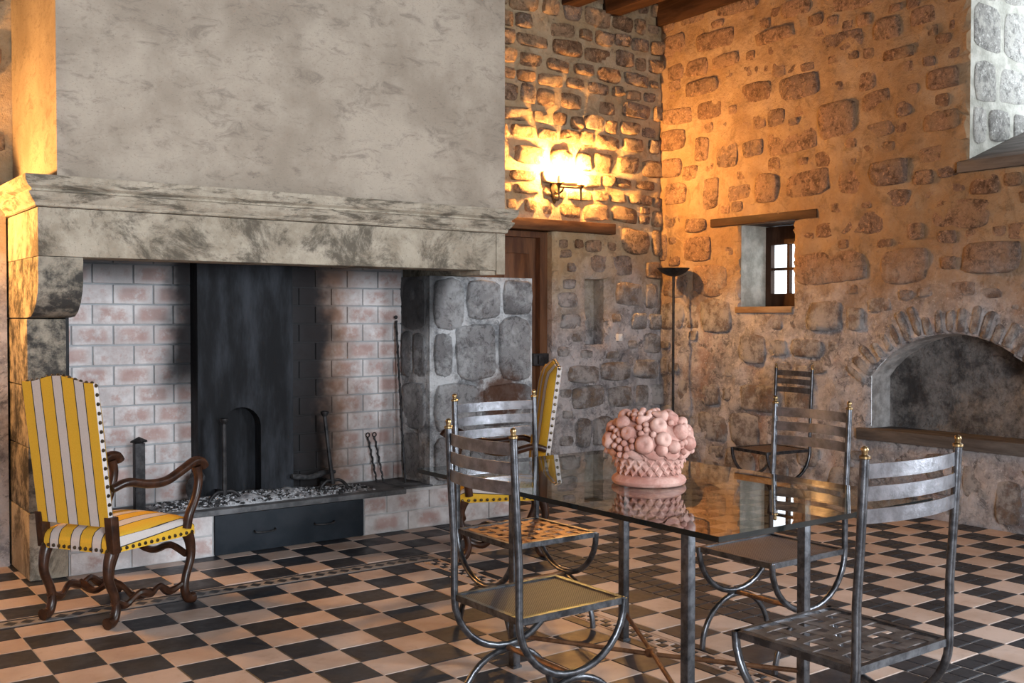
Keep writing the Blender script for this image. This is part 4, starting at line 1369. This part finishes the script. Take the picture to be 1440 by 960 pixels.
lib('leaf', lambda m: m.add([(-1.6, 0, .1), (-.7, -.6, .0), (.4, -.62, .05), (1.5, 0, 0), (.4, .62, .05), (-.7, .6, 0), (-.6, 0, .3), (.4, 0, .32), (-1.6, 0, -.2), (0, -.5, -.25), (1.5, 0, -.25), (0, .5, -.25)],
                            [(0, 1, 6), (1, 2, 7, 6), (2, 3, 7), (3, 4, 7), (4, 5, 6, 7), (5, 0, 6), (0, 8, 9, 1), (1, 9, 10, 3, 2), (3, 10, 11, 4), (4, 11, 5), (5, 11, 8, 0)]))
rs = random.Random(77)
taken = []
def fruit(name, az, el, r, extra=0.0, tilt=0.0, roll=None, sc=(1, 1, 1)):
    p, d = dome(az, el, extra)
    o = obj_of(name, f_me[name], bsk, p)
    q = d.to_track_quat('Z', 'Y').to_matrix().to_4x4()
    ro = rs.uniform(0, 6.3) if roll is None else roll
    o.matrix_basis = Matrix.Translation(p) @ q @ Matrix.Rotation(ro, 4, 'Z') @ Matrix.Rotation(tilt, 4, 'Y') @ Matrix.Diagonal((r * sc[0], r * sc[1], r * sc[2], 1))
    taken.append((p, r))
VA = math.atan2(-2.825, -2.70)          # azimuth facing the camera
for (da, el, r, nm) in ((-.10, .10, .036, 'apple'), (.35, .25, .030, 'apple'), (.62, .02, .026, 'peach'), (.30, -.06, .024, 'peach'), (-.55, .42, .028, 'apple'), (.28, .68, .032, 'apple'),
                        (.95, .45, .030, 'apple'), (1.25, .05, .028, 'peach'), (-1.2, .12, .032, 'apple'), (-1.0, .75, .028, 'peach'), (1.1, .95, .028, 'apple'), (2.0, .3, .034, 'apple'),
                        (2.6, .1, .032, 'peach'), (3.2, .5, .034, 'apple'), (-2.0, .4, .034, 'apple'), (-2.6, .1, .030, 'peach'), (2.3, .9, .030, 'apple'), (-1.8, .95, .03, 'peach')):
    fruit(nm, VA + da, el, r, -.006)
for (da, el, r, ro) in ((-.25, .88, .021, .6), (.62, 1.05, .024, 2.4), (-1.5, .55, .022, 1.0), (1.7, .7, .022, .3), (2.9, .95, .022, 1.4)):
    fruit('pear', VA + da, el, r, .0, PI / 2, ro)
for (da, el, r) in ((.12, -.22, .026), (.62, -.25, .026), (-.35, -.24, .024), (1.2, -.24, .026), (-1.1, -.22, .026), (-1.8, -.22, .026), (1.9, -.22, .026), (2.6, -.22, .026), (3.3, -.22, .026), (-2.5, -.22, .026)):
    fruit('leaf', VA + da, el, r, -.004, 0.0, rs.uniform(-.4, .4))
def grapes(da, el, sa, se, n, r):
    k = 0
    for _ in range(n * 14):
        a, e = VA + da + rs.uniform(-sa, sa), el + rs.uniform(-se, se)
        p, d = dome(a, e, .0)
        if all((p - q).length > (rr + r) * .86 for q, rr in taken):
            fruit('grape', a, e, r, 0.0)
            k += 1
            if k >= n: break
grapes(-.72, .04, .38, .34, 30, .0125)
grapes(-.05, .48, .30, .24, 16, .0125)
grapes(.95, -.02, .30, .30, 18, .012)
grapes(.1, 1.15, 1.6, .3, 22, .0125)
grapes(1.2, .7, .5, .4, 14, .0125)
grapes(-1.4, .2, .5, .5, 22, .0125)
grapes(2.6, .3, 1.2, .5, 30, .013)

# ------------------------------------------------------------------ floor lamp
lamp = tag(empty('floor_lamp', (6.33, 6.33, 0)), 'slim black floor lamp with shallow bowl shade in the corner', 'floor lamp')
mb = MB(); mb.lathe([(.001, 0), (.13, 0), (.13, .012), (.10, .020), (.02, .028), (.012, .05), (.001, .05)], 28); mb.build('base', M['iron_black'], lamp, smooth=True)
mb = MB(); mb.tube([(0, 0, .03), (0, 0, 1.74)], .0115, 10); mb.build('pole', M['iron_black'], lamp, smooth=True)
mb = MB(); mb.lathe([(.012, 1.725), (.05, 1.733), (.10, 1.758), (.135, 1.792), (.139, 1.796), (.132, 1.796), (.10, 1.768), (.05, 1.745), (.001, 1.738)], 28); mb.build('lamp_shade', M['iron_black'], lamp, smooth=True)

# ------------------------------------------------------------------ wall lights with two electric candles
def make_sconce():
    r_ = empty('wall_light')
    mb = MB()
    mb.prism([(-.035, -.02), (-.05, .03), (-.03, .075), (0, .11), (.03, .075), (.05, .03), (.035, -.02), (.012, -.075), (0, -.10), (-.012, -.075)], -.026, -.0, 'y')
    mb.build('wall_plate', M['nail'], r_, bevel=.006)
    for k, (a, l_) in enumerate(((-.6, .05), (-.2, .06), (.2, .06), (.6, .05))):
        mb = MB(); mb.ball((math.sin(a) * .035, -.034, -.035 - math.cos(a) * .02), .02, 8, 6, 0, (.6, .5, 1.3)); mb.build('leaf_ornament', M['nail'], r_, smooth=True)
    mb = MB(); mb.tube([(-.03, -.105, .030), (.20, -.105, .035)], .009, 8); mb.build('bar', M['nail'], r_, smooth=True)
    mb = MB(); mb.tube(smooth_path([(0, -.02, 0), (0, -.06, -.02), (.01, -.10, .0), (.02, -.105, .03)]), .008, 8); mb.build('bracket', M['nail'], r_, smooth=True)
    for cx in (-.03, .20):
        mb = MB(); mb.lathe([(.003, -.07), (.006, -.05), (.008, .0), (.012, .03), (.030, .05), (.032, .056), (.012, .058), (.012, .06)], 12, (cx, -.105, 0)); cup = mb.build('candle_cup', M['nail'], r_, smooth=True)
        mb = MB(); mb.lathe([(.011, .057), (.011, .125)], 10, (cx, -.105, 0)); mb.build('candle_tube', M['candle'], r_, smooth=True)
        mb = MB(); mb.lathe([(.006, .126), (.014, .142), (.016, .158), (.010, .182), (.001, .205)], 8, (cx, -.105, 0)); mb.build('bulb', M['bulb'], r_)
    return r_
sc = make_sconce()
sc.location = (5.29, YA - .035, 2.40)
tag(sc, 'lit wall light with two electric candles above the wooden door', 'wall light', 'lit wall lights on the stone wall')
sc2 = copy_tree(sc)
sc2.location = (.12, 6.288, 1.72)
sc2['label'] = 'lit wall light with two electric candles past the plaster hood, away from the door'

# ------------------------------------------------------------------ light switch
sw = tag(empty('light_switch', (6.007, YA - .05, 1.209)), 'small white light switch on the grey stone wall beside the door', 'switch')
mb = MB(); mb.box(-.022, .022, -.006, .05, -.030, .030); mb.build('plate', M['white_plastic'], sw, bevel=.003)
mb = MB(); mb.box(-.010, .010, -.010, -.005, -.016, .016); mb.build('rocker', M['white_plastic'], sw, bevel=.002)
